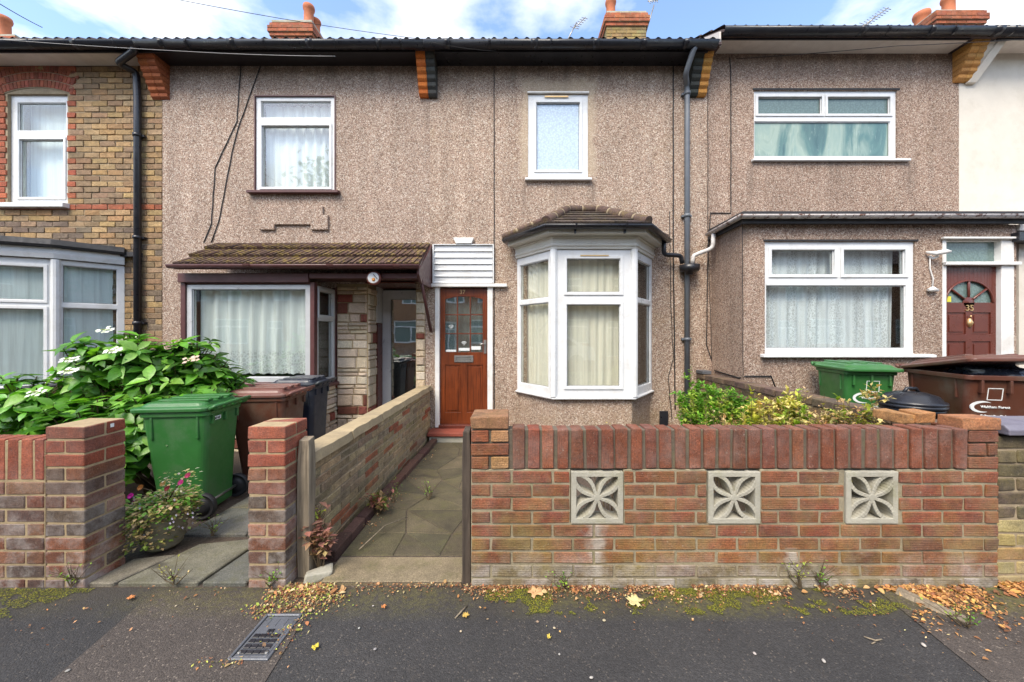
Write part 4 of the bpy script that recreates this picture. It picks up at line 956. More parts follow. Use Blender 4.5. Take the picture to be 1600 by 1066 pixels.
chimney(h, X(1463, 8.2), X(1538, 8.2), 8.2, 9.3, 6.7, Z(17, 8.2), [(X(1440, 9.0), 9.0, .62, .17), (X(1486, 8.4), 8.45, .5, .14), (X(1460, 8.8), 8.95, .35, .14)], red)
# ---------------------------------------------------------------- cream house
h = H['R']
shell(h, 'cream', X4 + .004, X5, ZE2, [])
main_roof(h, X4 + .004, X5, ZE2 + .005); eaves(h, X4 + .20, X5, ZE2, 'black', 'soffit', 'black', [X(1570, 4.9)], .072, (X4 + .001, X5))
corbel(h, X(1500), ZE2 + .01, 6, .22, (.50, .26, .09), (.50, .26, .09), 0, .072)
mb = MB('cream'); mb.prism([(X(1508), YF - .001, Z(133)), (X(1508), YF - .24, ZE2 - .01), (X(1508), YF - .24, ZE2 - .10 + .09), (X(1508), YF - .001, Z(100))][::1], (.13, 0, 0)); 
mb.prism([(X(1506), YF - .001, Z(133)), (X(1506), YF - .05, Z(133)), (X(1506) + .16, YF - .25, ZE2 - .015), (X(1506) + .16, YF - .001, ZE2 - .015)], (.12, 0, 0)); mb.build('eaves_bracket', h, .006)
mb = MB('cream'); mb.box(X(1592, 4.6), X5, 4.6, YF - .002, -.2, 2.58); mb.build('porch_wall', h); mb = MB('soffit', 'black'); mb.box(X(1590, 4.5), X5, 4.48, YF - .003, 2.66, 2.74); mb.box(X(1588, 4.45), X5, 4.42, 4.6, 2.52, 2.63, mi=1); mb.build('porch_canopy', h, .005)
# ================================================================== curtains, aerials, cables, small fittings
uwL = (X(10), X(104), Z(318), Z(146))
curtain('blind', None, uwL[0] + .03, uwL[1] - .0, uwL[2] + .02, uwL[3] + .05, YF + .24, 'blind', 'pale roller blind behind the upstairs window of the yellow brick house', 'blind', .004, .3, 1)
curtain('blind', frame(-5.97, 4.76, 0, math.atan2(.44, .43)), .03, .50, .64, 2.34, .12, 'blind', 'pale green blind in the angled side of the white bay at the far left', 'blind', .003, .3, 2)
curtain('blind', frame(-6.75, 4.42, 0, math.atan2(.34, .78)), .03, .9, .64, 2.34, .12, 'blind', 'pale green blind in the left part of the white bay, cut by the photo edge', 'blind', .003, .3, 3)
curtain('net_curtain', None, X(404), X(519), Z(292), Z(156), YF + .16, 'net', 'white net curtain in the upstairs window above the tiled porch roof', 'curtain', .03, .13, 4, 1)
curtain('net_curtain', None, BL + .07, BR - .08, .86, 1.97, BY + .16, 'netlace', 'long net curtain with lace hem in the wide window under the porch roof', 'curtain', .035, .17, 5, 1, .02)
curtain('net_curtain', frame(BR - .05, BY + .1, 0, R(90)), .03, .48, .80, 1.92, .03, 'netlace', 'narrow net curtain in the side window next to the stone clad pier', 'curtain', .012, .08, 6)
curtain('net_curtain', None, dx0 + .03, dx1 - .03, 1.08, 2.0, YF + .16, 'net', 'pale net curtain behind the glazed panes of the wooden door', 'curtain', .008, .07, 17)
T_ = frame(*bc[0], 0, math.atan2(bc[1][1] - bc[0][1], bc[1][0] - bc[0][0]))
curtain('curtain', T_, .05, .70, .66, 2.36, .13, 'buff', 'cream curtain in the left side of the bay window of number 37', 'curtain', .018, .10, 7, 1)
curtain('curtain', None, .55, 1.50, .66, 2.38, 4.6 + .15, 'buff', 'cream curtain in the front of the bay window of number 37', 'curtain', .020, .12, 8, 1)
T_ = frame(*bc[2], 0, math.atan2(bc[3][1] - bc[2][1], bc[3][0] - bc[2][0]))
curtain('curtain', T_, .05, .70, .66, 2.36, .13, 'buff', 'cream curtain in the right side of the bay window of number 37', 'curtain', .018, .10, 9, 1)
curtain('lace_curtain', None, gw_[0] + .02, gw_[1] - .10, gw_[2] + .04, gw_[3] - .04, YE + .17, 'lace', 'white floral lace curtain in the ground floor window of number 35', 'curtain', .022, .12, 10, 1)
mb = MB('room'); mb.box(gw_[0] - .0, gw_[1] + .0, YE + .45, YE + .47, gw_[2] - .1, gw_[3] + .1); o = mb.build('inner_blind', H['35'])

def aerial(name, base, tip, nb, sp, lab, r=.008, boom=None):
    b, t = Vector(base), Vector(tip); o = empty(name, b, lab, 'aerial')
    mb = MB('steel'); mb.tube([b, t], r, 6); mb.build('mast', o)
    mb = MB('steel'); a, c = Vector(boom[0]), Vector(boom[1]); mb.tube([a, c], r * .8, 6); d = (c - a).normalized(); e = d.cross(Vector((0, 1, 0))).normalized()
    for i in range(nb):
        p = a.lerp(c, (i + .5) / nb); s_ = sp * (1 if i else 1.5)
        mb.tube([p - Vector((0, s_ * .6, 0)) - e * s_, p + Vector((0, s_ * .6, 0)) + e * s_], r * .55, 5)
    mb.build('element', o); return o
def P3(px_, py_, Y): return (X(px_, Y), Y, Z(py_, Y))
aerial('tv_aerial', P3(883, 70, 7.2), P3(901, 35, 7.2), 6, .07, 'thin television aerial leaning above the roof of number 37, left of its chimney', .012, (P3(896, 45, 7.2), P3(915, 27, 7.2)))
aerial('tv_aerial', P3(1008, 55, 8.3), P3(1022, 8, 8.3), 4, .08, 'television aerial on the right side of the chimney of number 37', .014, (P3(1012, 2, 8.3), P3(1028, 1, 8.3)))
aerial('tv_aerial', P3(1345, 50, 7.6), P3(1368, 25, 7.6), 9, .07, 'long television aerial above the roof of number 35', .012, (P3(1350, 40, 7.6), P3(1388, 12, 7.6)))
def cable(name, pts, r, mat, lab, sag=0.0, n=10, wob=0.0):
    P = [Vector(p) for p in pts]; out = [P[0]]; rr = random.Random(len(lab))
    for a, b in zip(P, P[1:]):
        m = n if sag else max(1, int((b - a).length / .12) if wob else 1)
        for i in range(1, m + 1):
            t = i / m; p = a.lerp(b, t); p.z -= sag * 4 * t * (1 - t)
            if wob and i < m: p.x += rr.uniform(-wob, wob)
            out.append(p)
    mb = MB(mat); mb.tube(out, r, 6); return tag(mb.build(name, origin=P[0]), lab, 'cable')
cable('overhead_cable', [P3(-60, 57, 4.7), P3(300, 81, 4.75), P3(524, 88, 4.80)], .0032, 'wirew', 'white cable strung along the gutters at the upper left', .012)
cable('overhead_cable', [P3(-20, -6, 3.0), P3(66, 43, 4.3)], .004, 'cable', 'short black wire crossing the sky in the top left corner', .01)
cable('overhead_cable', [P3(240, -8, 3.5), P3(650, 60, 4.78), P3(775, 80, 4.86)], .003, 'cable', 'thin black telephone wire crossing the sky above the tiled porch house', .03)
cable('overhead_cable', [P3(1700, 55, 4.6), P3(1400, 72, 4.85), P3(1150, 92, 5.15)], .004, 'cable', 'thin black wire running under the eaves of number 35', .01)
yc = YF - .008
cable('wall_cable', [P3(407, 104, yc), P3(372, 200, yc), P3(362, 240, yc), P3(342, 345, yc), P3(330, 379, yc)], .006, 'cable', 'right one of two black cables hanging left of the net curtained upstairs window', wob=.004)
cable('wall_cable', [P3(376, 104, yc), P3(370, 190, yc), P3(336, 262, yc), P3(330, 350, yc), P3(318, 379, yc)], .006, 'cable', 'left one of two black cables hanging down the wall, bent above the porch roof', wob=.004)
cable('wall_cable', [P3(772, 104, yc), P3(772, 660, yc)], .006, 'cable', 'straight black cable down the wall between the door and the bay of number 37', wob=.003)
cable('wall_cable', [P3(1052, 104, yc), P3(1052, 380, yc), P3(1055, 640, yc)], .009, 'cable', 'thick black cable down the wall left of the grey drainpipe', wob=.002)
cable('wall_cable', [P3(1046, 330, yc), P3(1048, 470, yc), P3(1052, 560, yc), P3(1044, 590, yc), P3(1050, 655, yc - .03)], .005, 'cable', 'thin black cable looping beside the thick one near the drainpipe', wob=.004)
cable('wall_cable', [P3(1140, 90, yc), P3(1142, 110, yc), P3(1142, 333, yc), P3(1110, 333, yc), P3(1106, 400, yc), P3(1104, 540, yc), P3(1120, 585, yc)], .007, 'cable', 'black cable down the wall of number 35, turning above its flaking gutter', wob=.003)
cable('wall_cable', [P3(1106, 104, yc), P3(1106, 360, yc), P3(1112, 560, yc)], .004, 'cable', 'fine black cable along the joint between numbers 37 and 35', wob=.004)
cable('wall_cable', [P3(1160, 352, YE - .008), P3(1161, 592, YE - .008)], .004, 'cable', 'fine black cable down the left corner of the front extension', wob=.003)
cable('wall_cable', [(X3 + .05, 5.1, Z(578)), (X3 + .05, 4.55, Z(590, 4.6)), P3(1165, 588, YE - .01), P3(1205, 588, YE - .01), P3(1212, 606, YE - .01)], .008, 'cable', 'black cable looping low across the front of the extension', wob=0)
# round plaque on the porch beam
o = empty('wall_plaque', P3(585, 435, 4.5), 'small round white plaque in a brown frame hung on the porch beam', 'plaque')
MY = Matrix.Rotation(R(90), 3, 'X')
mb = MB('doorbrown'); mb.lathe([(.088, 0), (.092, .02), (.085, .035), (.070, .036)], P3(585, 435, 4.52), 28, M3=MY); mb.build('plaque_frame', o)
mb = MB('white', 'gold', 'cable'); mb.lathe([(.069, 0), (.069, .038), (.06, .041)], P3(585, 435, 4.52), 28, M3=MY)
c = Vector(P3(585, 435, 4.475)); mb.lathe([(.022, 0), (.016, .008)], c + Vector((-.012, 0, -.015)), 12, mi=1, M3=MY)
for q in range(5): mb.lathe([(.006, 0), (.004, .008)], c + Vector((-.01 + q * .011, 0, .045 - q * .013)), 8, mi=2, M3=MY)
mb.build('plaque_face', o)
# security light
o = empty('security_light', P3(1465, 400, YE), 'white outdoor lamp with a hanging sensor cord beside the door of number 35', 'lamp')
q = lambda a, b, d=0: P3(a, b, YE - d)
mb = MB('paint'); mb.tube([q(1452, 400, .005), q(1458, 404, .03), q(1466, 400, .07)], .016, 8); mb.tube([q(1447, 394, .02), q(1462, 396, .08), q(1478, 393, .11), q(1486, 393, .12)], [.012, .028, .03, .012], 10); mb.build('lamp_head', o)
mb = MB('paint'); mb.tube([q(1453, 404, .02), q(1453, 420, .015), q(1458, 435, .02), q(1457, 450, .02)], .007, 6); mb.tube([q(1450, 453, .03), q(1457, 452, .04), q(1465, 454, .03)], [.018, .034, .016], 10); mb.build('sensor', o)

# ================================================================== garden walls
def pillar(name, x0, x1, y0, y1, ztop, colf, lab, mat='brickred', mort='mortarb', pitch=.0747, zb=-.03, extra=None, joint=.011):
    mb = MB(mat, mort); n = int(round((ztop - zb) / pitch)); pitch = (ztop - zb) / n
    mb.box(x0 + .004, x1 - .004, y0 + .004, y1 - .004, zb - .1, ztop - .004, mi=1)
    for k in range(n):
        a, b = zb + k * pitch + joint / 2, zb + (k + 1) * pitch - joint / 2
        if k % 2 == (n - 1) % 2: rows = [(x0, x1, y0, (y0 + y1) / 2 - .005), (x0, x1, (y0 + y1) / 2 + .005, y1)]
        else: rows = [(x0, (x0 + x1) / 2 - .005, y0, y1), ((x0 + x1) / 2 + .005, x1, y0, y1)]
        for r_ in rows: mb.box(*r_, a, b, colf((r_[0] + r_[1]) / 2, a, k), 0, .0022)
    return mb.build(name, None, .004, origin=((x0 + x1) / 2, (y0 + y1) / 2, 0))
purple = lambda x, z, k: jc(rnd.choice([(.14, .078, .068), (.19, .070, .046), (.27, .12, .075), (.10, .065, .06)]) if z < .60 else rnd.choice([(.26, .065, .038), (.30, .078, .048), (.24, .075, .05)]), .2)
# front left wall with its end pillar
o = empty('garden_wall', (-3.4, 2.06, 0), 'purple red brick garden wall with end pillar at the lower left', 'wall')
tag(o)
P0 = pillar('pillar', -2.568, -2.352, 2.0, 2.215, .885, purple, '')
P0.parent = o; P0.location = P0.location - o.location
mb = MB('brickred', 'mortarb'); bricks(mb, -5.2, -2.57, -.03, 8, .0765, 2.0, .10, purple, joint=.011, off=.05)
x = -5.2
while x < -2.60: mb.box(x + .006, min(x + .069, -2.575), 2.0 + rnd.uniform(-.002, .002), 2.1, .590, .812, jc((.28, .072, .045), .2), 0, .002); x += .0755
mb.box(-5.2, -2.57, 2.004, 2.096, -.15, .805, mi=1); mb.build('brickwork', o, .004)
g = MB('mark', 'cable'); g.box(-2.3505, -2.348, 2.128, 2.146, .845, .866); g.build('number_plate', o)
tag(o, 'purple red brick garden wall with end pillar at the lower left', 'wall')
# left gate pillar of number 37
tag(pillar('gate_pillar', -1.456, -1.250, 2.0, 2.215, .885, purple, ''), 'slim free standing square brick pillar between the side path and the dividing wall', 'pillar')
# timber gate posts
def post(name, x0, x1, y0, y1, zt_, mat, lab, leans=.0):
    mb = MB(mat); n = 8; vs = []
    for i in range(n + 1):
        z = -.1 + (zt_ + .1) * i / n; j = lambda: rnd.uniform(-.0025, .0025)
        k = .006 if i == n else 0
        vs += [(x0 + j() + leans * i / n + k, y0 + j() + k, z), (x1 + j() + leans * i / n - k, y0 + j() + k, z), (x1 + j() + leans * i / n - k, y1 + j() - k, z + (.012 if i == n else 0)), (x0 + j() + leans * i / n + k, y1 + j() - k, z + (.012 if i == n else 0))]
    fs = [(i * 4 + q, i * 4 + (q + 1) % 4, i * 4 + 4 + (q + 1) % 4, i * 4 + 4 + q) for i in range(n) for q in range(4)] + [(3, 2, 1, 0), (n * 4, n * 4 + 1, n * 4 + 2, n * 4 + 3)]
    mb.add(vs, fs); return tag(mb.build(name, None, .004, 2, origin=((x0 + x1) / 2, (y0 + y1) / 2, 0)), lab, 'post')
post('gate_post', -1.245, -1.175, 2.10, 2.17, .775, 'oldwood', 'pale weathered timber gate post fixed to the slim brick pillar')
post('gate_post', -.285, -.238, 2.03, 2.12, .845, 'darkwood', 'dark timber gate post against the end of the long red brick wall')
# yellow dividing wall
o = empty('dividing_wall', (-1.25, 3.7, 0), 'low yellow stone block wall with buff coping beside the path to number 37', 'wall')
Ly = YF - .02 - 2.2
Tm = frame(-1.235, 2.2, 0, math.atan2(Ly, .06)); Lm = math.hypot(Ly, .06)
mb = MB('yellowstone', 'mortarl', T=Tm)
def yc_(x, z, k):
    if rnd.random() < .14: return jc((.30, .09, .04), .3)
    return jc(rnd.choice([(.37, .275, .15), (.32, .24, .135), (.41, .31, .18), (.28, .215, .135)]), .18)
bricks(mb, 0, Lm, -.16, 13, .0585, 0, .09, yc_, L=.27, joint=.008, jit=.003, proud=.008); mb.box(0, Lm, .006, .12, -.3, .598, mi=1); mb.box(.0, .02, 0.001, .125, -.1, .59, (.3, .24, .15))
mb.build('blockwork', o, .005)
mb = MB('cope', T=Tm); x = -.02
while x < Lm - .02:
    q_ = min(x + rnd.uniform(.5, .62), Lm - .002); n_ = 8
    j = [rnd.uniform(-.006, .006) for _ in range(n_ + 1)]
    for i in range(n_):
        u0, u1 = x + (q_ - .006 - x) * i / n_, x + (q_ - .006 - x) * (i + 1) / n_
        vs = [(u0, -.024 + j[i], .600), (u0, .15, .600), (u0, .15, .655), (u0, -.012 + j[i], .660 + j[i] * .5), (u1, -.024 + j[i + 1], .600), (u1, .15, .600), (u1, .15, .655), (u1, -.012 + j[i + 1], .660 + j[i + 1] * .5)]
        mb.add(vs, [(0, 1, 2, 3), (7, 6, 5, 4), (0, 4, 5, 1), (1, 5, 6, 2), (2, 6, 7, 3), (3, 7, 4, 0)])
    x = q_
mb.build('coping', o)
# brick edging at the foot of it
mb = MB('corbel', T=frame(-1.185, 2.25, 0, math.atan2(2.62, .07))); x = 0
while x < 2.6:
    mb.box(x + .004, x + .22, -.085 + rnd.uniform(-.006, .006), -.005, gz(2.2 + x) - .06, gz(2.2 + x) + .055 + rnd.uniform(-.006, .006), jc((.10, .05, .045), .3), 0, .004); x += .225
tag(mb.build('path_edging', None, .006, origin=(-1.13, 3.5, -.05)), 'row of dark bricks edging the path along the yellow dividing wall', 'edging')
# long front wall of number 37
o = empty('front_wall', (1.2, 2.06, 0), 'long red brick garden wall with soldier course and three pierced screen blocks', 'wall')
xw0, xw1 = -.235, 2.667; pz = .0735; zb_ = .64 - 9 * pz
blocks = [(.319, .601), (1.070, 1.352), (1.825, 2.107)]
hol = [(a - .004, b + .004, .64 - 4 * pz + .004, .645) for a, b in blocks]
def wc(x, z, k):
    if k < 1: return jc((.15, .125, .115), .2)
    if k < 2: return jc((.17, .125, .11) if x < 1.7 else (.27, .12, .075), .2)
    if k < 4: return jc(rnd.choice([(.225, .088, .040), (.25, .098, .046), (.195, .076, .036)]), .18)
    return jc(rnd.choice([(.205, .058, .032), (.235, .066, .036), (.18, .056, .034), (.24, .082, .045)] + ([(.42, .22, .12)] if x < 0 else [])), .14)
mb = MB('wire', 'mortar', 'mortard'); bricks(mb, xw0, xw1, zb_, 9, pz, 2.0, .09, wc, hol, L=.2255, joint=.0125, jit=.0028, off=.0, proud=.005)
mb.panel(xw0 + .003, xw1 - .003, -.15, .645, 2.006, 2.098, hol, mi=1); mb.panel(xw0 + .003, xw1 - .003, .6455, .862, 2.013, 2.098, mi=2)  # soldier joints take a darker mortar, with the recess shade put into its colour
for k in range(3): # end piers above the stretcher courses
    for a, b, s_ in ((xw0, -.02, k), (2.498, xw1, k + 1)):
        cuts = [(a, b)] if s_ % 2 else [(a, a + .105), (a + .109, b)]
        for u, v_ in cuts: mb.box(u + .004, v_ - .006, 2.0, 2.19, .645 + k * .0735 + .004, .645 + (k + 1) * .0735 - .006, wc(u if a < 0 else .5, .7, 6), 0, .002)
mb.build('brickwork', o, .0035)
mb = MB('wirex', 'mortar'); x = -.012; ns = 31; st = (2.495 - x) / ns
for i in range(ns):
    j = rnd.uniform(-.004, .005)
    mb.box(x + .010 + rnd.uniform(-.003, .003), x + st - .008 + rnd.uniform(-.003, .003), 2.0 + rnd.uniform(-.004, .004), 2.103, .650, .869 + j, jc(rnd.choice([(.185, .055, .034), (.21, .062, .037), (.16, .052, .034), (.235, .078, .046)]), .16), 0, .003); x += st
mb.build('soldier_course', o, .006, 2)
mb = MB('oldbrick', 'mortarl'); mb.box(xw0, -.028, 1.997, 2.215, .871, .936, (.26, .13, .085), 0, .004)
for u, v_, s_ in ((2.36, 2.46, .0), (2.465, 2.665, .0)): mb.box(u, v_, 2.02 - (.02 if u > 2.46 else -.10), 2.12 + (.0 if u > 2.46 else .12), .868 + s_, .930 + s_, jc((.34, .15, .08), .15), 0, .006)
mb.box(2.28, 2.37, 2.14, 2.32, .86, .915, (.38, .19, .09), 0, .006); mb.box(2.46, 2.66, 2.005, 2.10, .855, .868, mi=1); mb.box(xw0 + .01, -.04, 2.01, 2.2, .862, .872, mi=1); mb.build('loose_cap_bricks', o, .006, 2)
def screen_block(xc, zc, s, y0, d):
    """square frame with four pointed petals crossing at the centre"""
    mb = MB('concrete'); hf = s / 2; fw = .028
    mb.T = Matrix.Translation((xc, y0, zc))
    mb.panel(-hf, hf, -hf, hf, 0, d, [(-hf + fw, hf - fw, -hf + fw, hf - fw)])
    bw = .021
    for q in range(4):
        rot = Matrix.Rotation(R(45 + 90 * q), 4, 'Y'); Lp = (hf - fw * .55) * 1.414
        for sg in (1, -1):
            n_ = 10; out = []; inn = []
            for i in range(n_ + 1):
                t = i / n_; bow = math.sin(t * math.pi) * .031
                u = .014 + (Lp - .012) * t
                out.append((u, sg * (bow + bw * .75))); inn.append((u, sg * max(0, bow - bw * .25)))
            for i in range(n_):
                a, b, c_, d_ = out[i], out[i + 1], inn[i + 1], inn[i]
                P = [rot @ Vector((p[0], .0015 + .0003 * q, p[1])) for p in (a, b, c_, d_)]
                mb.prism(P, (0, d - .004, 0))
    mb.prism([(.02 * math.cos(R(a)), .0008, .02 * math.sin(R(a))) for a in range(0, 360, 45)], (0, d - .003, 0))
    return mb.build('screen_block', o, .002)
for a, b in blocks: screen_block((a + b) / 2, .64 - 2 * pz, .284, 1.996, .09)
# wall in front of 35 and the one dividing the front gardens
o = empty('garden_wall', (4.2, 2.1, 0), 'old mottled brick wall with blue grey coping at the right edge of the photo', 'wall')
mb = MB('oldbrick', 'mortarl'); fc = lambda x, z, k: jc((.10, .075, .062) if z > .38 else rnd.choice([(.34, .26, .14), (.30, .17, .10), (.38, .30, .18)]), .25)
bricks(mb, 2.690, 5.6, -.03, 11, .0775, 2.03, .18, fc, joint=.011, jit=.004, proud=.006); mb.box(2.672, 5.6, 2.036, 2.2, -.15, .815, mi=1); mb.build('brickwork', o, .006)
mb = MB('metal'); M['coping_blue'] = m_plain('blue grey coping', (.15, .14, .18), .6, .15, 6, 50, .4, dirt=(.28, .27, .24), grime=.3)
mb = MB('coping_blue'); x = 2.70
while x < 5.5: mb.prism([(x + .003, 1.985, .835), (x + .003, 1.985, .865), (x + .003, 2.01, .888), (x + .003, 2.24, .888), (x + .003, 2.26, .865), (x + .003, 2.26, .835)], (.215, 0, 0), jc((1, 1, 1), .1)); x += .222
mb.build('coping', o, .006, 2)
o = empty('dividing_wall', (2.68, 3.7, 0), 'dark brick wall running back between the gardens of numbers 37 and 35', 'wall')
Tr = frame(2.60, YF - .03, 0, R(-90)); Lr = YF - .03 - 2.26
mb = MB('oldbrick', 'mortarl', T=Tr); rc = lambda x, z, k: jc(rnd.choice([(.13, .07, .055), (.18, .09, .06), (.10, .07, .06), (.20, .12, .08)]), .25)
bricks(mb, 0, Lr, -.15, 12, .0765, 0, .09, rc, joint=.011, jit=.004, proud=.006); mb.box(0, Lr, .006, .16, -.3, .765, mi=1); mb.build('brickwork', o, .005)
mb = MB('oldbrick', 'metal', T=Tr); x = 0
while x < Lr - .1: mb.box(x + .004, x + .214, -.008, .17, .768, .835, jc((.12, .075, .075), .2), 0, .004); x += .222
mb.box(-.0, .20, -.015, .10, .840, .885, (.16, .16, .17), 1, .005)
mb.build('coping', o, .008, 2)
o = empty('dividing_wall', (-5.0, 3.7, 0), 'red brick wall running back behind the green hydrangea at the far left', 'wall')
Tl = frame(-4.95, 2.15, 0, R(90)); Ll = YF - .03 - 2.15
mb = MB('brickred', 'mortarl', T=Tl); lc = lambda x, z, k: jc((.22, .09, .065), .25)
bricks(mb, 0, Ll, -.15, 9, .0765, 0, .09, lc, joint=.011, jit=.003); mb.box(0, Ll, .006, .2, -.3, .80, mi=1)
x = 0
while x < Ll - .07: mb.box(x + .006, x + .069, -.002, .105, .545, .765, jc((.30, .115, .09), .2), 0, .003); x += .0755
mb.build('brickwork', o, .005)
mb = MB('lead', T=Tl); mb.box(0, Ll, -.04, .24, .80, .84); mb.build('coping', o, .006)
# little stack of red bricks by the stone clad bay
mb = MB('brickred'); 
for k, (a, b) in enumerate(((0, .01), (.008, 0), (.0, .004))): mb.box(-2.20 + a, -2.09 + a, 4.35 + b, 4.56 + b, gz(4.5) + .075 * k, gz(4.5) + .075 * k + .07, jc((.24, .07, .05), .15), 0, .003)
tag(mb.build('brick_stack', None, .005, origin=(-2.145, 4.45, gz(4.5))), 'small stack of dark red bricks beside the yellow dividing wall', 'bricks')

# ================================================================== wheelie bins
def make_bin(name, lab, col, W_, D_, H_, loc, rot, lid_col=None, open_lid=0.0, marks=None, group='wheelie bins', lid_tilt=0):
    """local: front (lid lip) towards -y, hinge and wheels at +y"""
    o = empty(name, (0, 0, 0), lab, 'wheelie bin', group)
    def ring(w_, d_, z, r, yo=0, n=5):
        out = []
        for sx, sy, a0_ in ((1, 1, 0), (-1, 1, 90), (-1, -1, 180), (1, -1, 270)):
            for i in range(n + 1):
                a = R(a0_ + 90 * i / n); out.append((sx * (w_ / 2 - r) + r * math.cos(a), yo + sy * (d_ / 2 - r) + r * math.sin(a), z))
        return out
    def loft(mb, rings, c, cap=True, mi=0):
        n = len(rings[0]); vs = [p for r_ in rings for p in r_]
        fs = [(i * n + k, i * n + (k + 1) % n, (i + 1) * n + (k + 1) % n, (i + 1) * n + k) for i in range(len(rings) - 1) for k in range(n)]
        if cap: fs += [tuple(range(n))[::-1], tuple(range(len(vs) - n, len(vs)))]
        mb.add(vs, fs, c, mi, False)
    mb = MB('bin'); zt_ = H_ * .90
    loft(mb, [ring(W_ * .78, D_ * .66, .025, .03, .03), ring(W_ * .80, D_ * .68, .04, .045, .03), ring(W_ * .81, D_ * .70, .11, .045, .028), ring(W_ * .80, D_ * .69, .118, .045, .028), ring(W_ * .86, D_ * .80, H_ * .45, .05, .012), ring(W_ * .93, D_ * .93, zt_ - .05, .05)], col)
    if open_lid:   # open top: rim wall with a hollow
        loft(mb, [ring(W_, D_, zt_ - .05, .05), ring(W_, D_, zt_ - .01, .05), ring(W_ * .9, D_ * .92, zt_ - .01, .045), ring(W_ * .88, D_ * .88, zt_ - .12, .045)], col, cap=True)
    else: loft(mb, [ring(W_ * .99, D_ * .99, zt_ - .05, .05), ring(W_ * .99, D_ * .99, zt_ - .015, .05)], col)
    for sx in (-1, 1):
        for yy in (-.30, .34): mb.box(sx * W_ * .455 - .012, sx * W_ * .455 + .012, D_ * yy - .01, D_ * yy + .008, zt_ - .22, zt_ - .05, col)
    for k in (-.33, -.0, .33):
        mb.box(W_ * k - .01, W_ * k + .01, -D_ * .5 - .0, -D_ * .42, zt_ - .16, zt_ - .05, col); mb.box(W_ * k - .012, W_ * k + .012, D_ * .42, D_ * .5, zt_ - .12, zt_ - .04, col)
    mb.build('body', o, .006, 2)
    L = MB('bin'); c2 = lid_col or col; c2 = jc(c2, .03)
    Lr_ = Matrix.Translation((0, D_ * .5, zt_)) @ Matrix.Rotation(-open_lid, 4, 'X') @ Matrix.Rotation(lid_tilt, 4, 'Y') @ Matrix.Translation((0, -D_ * .5, -zt_)); L.T = Lr_
    loft(L, [ring(W_ * 1.06, D_ * 1.10, zt_ - .012, .055, -.025), ring(W_ * 1.07, D_ * 1.11, zt_ + .016, .055, -.025), ring(W_ * 1.0, D_ * 1.04, zt_ + .024, .05, -.02), ring(W_ * .92, D_ * .94, zt_ + .028, .05, -.02), ring(W_ * .86, D_ * .86, zt_ + .052, .06, -.01), ring(W_ * .66, D_ * .66, zt_ + .062, .06, .0)], c2)
    for k in (-.27, 0, .27): L.box(W_ * k - .03, W_ * k + .03, -D_ * .30, D_ * .42, zt_ + .056, zt_ + .074, c2)
    for k in (-.36, -.12, .12, .36): L.lathe([(.02, -.035), (.024, -.02), (.024, .02), (.02, .035)], (W_ * k, D_ * .56, zt_ + .012), 10, c2, M3=Matrix.Rotation(R(90), 3, 'Y')); 
    lid = L.build('lid', o, .007, 2)
    L = MB('bin', T=Lr_); L.tube([(-W_ * .49, D_ * .53, zt_ + .005), (-W_ * .49, D_ * .60, zt_ + .03), (W_ * .49, D_ * .60, zt_ + .03), (W_ * .49, D_ * .53, zt_ + .005)], .014, 8, c2); L.build('handle', lid)
    MX = Matrix.Rotation(R(90), 3, 'Y')
    for sx in (-1, 1):
        g = MB('rubber'); g.lathe([(.02, -.02), (.055, -.022), (.06, -.012), (.085, -.012), (.092, -.024), (.098, -.018), (.1, 0), (.098, .018), (.092, .024), (.085, .012), (.06, .012), (.055, .022), (.02, .02)], (sx * W_ * .46, D_ * .40, .1), 28, M3=MX)
        for q in range(6): a = R(60 * q); g.tube([(sx * W_ * .46, D_ * .40 + .02 * math.cos(a), .1 + .02 * math.sin(a)), (sx * W_ * .46, D_ * .40 + .08 * math.cos(a), .1 + .08 * math.sin(a))], .010, 6)
        g.build('wheel', o)
    g = MB('steel'); g.tube([(-W_ * .45, D_ * .40, .1), (W_ * .45, D_ * .40, .1)], .012, 8); g.build('axle', o)
    o.location = loc; o.rotation_euler = (0, 0, rot); bpy.context.view_layer.update()
    return o
GREEN, BROWN, NAVY = (.030, .135, .030), (.095, .034, .020), (.018, .022, .036)
b1 = make_bin('wheelie_bin', 'green wheelie bin nearest the pavement, behind the left garden wall', GREEN, .44, .50, .93, (-2.60, 2.97, gz(2.97) - .0), R(-84))
g = MB('mark'); g.box(.03, .13, .0, .003, 0, .028); lb = g.build('number_label', b1, local=True); lb.location = (.02, .2335, .74)
tx = text('008168', .026, 'cable', lb, 'number_text', (.08, .0045, .005), (R(90), 0, R(180)), .0008)
b2 = make_bin('wheelie_bin', 'brown wheelie bin between the green and the dark grey bins on the left', BROWN, .46, .54, .95, (-2.42, 3.62, gz(3.6)), R(-86), lid_col=(.16, .065, .05))
b3 = make_bin('wheelie_bin', 'dark grey wheelie bin right under the corner of the net curtained bay', NAVY, .42, .46, 1.0, (-2.40, 4.16, gz(4.2)), R(-88))
th = R(-12); W2, D2 = .48, .56
b4 = make_bin('wheelie_bin', 'green wheelie bin with white logo below the lace curtained window of number 35', GREEN, W2, D2, 1.17, (3.485 + math.cos(th) * W2 / 2 * .9 - math.sin(th) * D2 / 2, 3.80 + math.sin(th) * W2 / 2 + math.cos(th) * D2 / 2, gz(3.9) + .02), th)
th5 = R(-13); W5, D5 = .58, .72
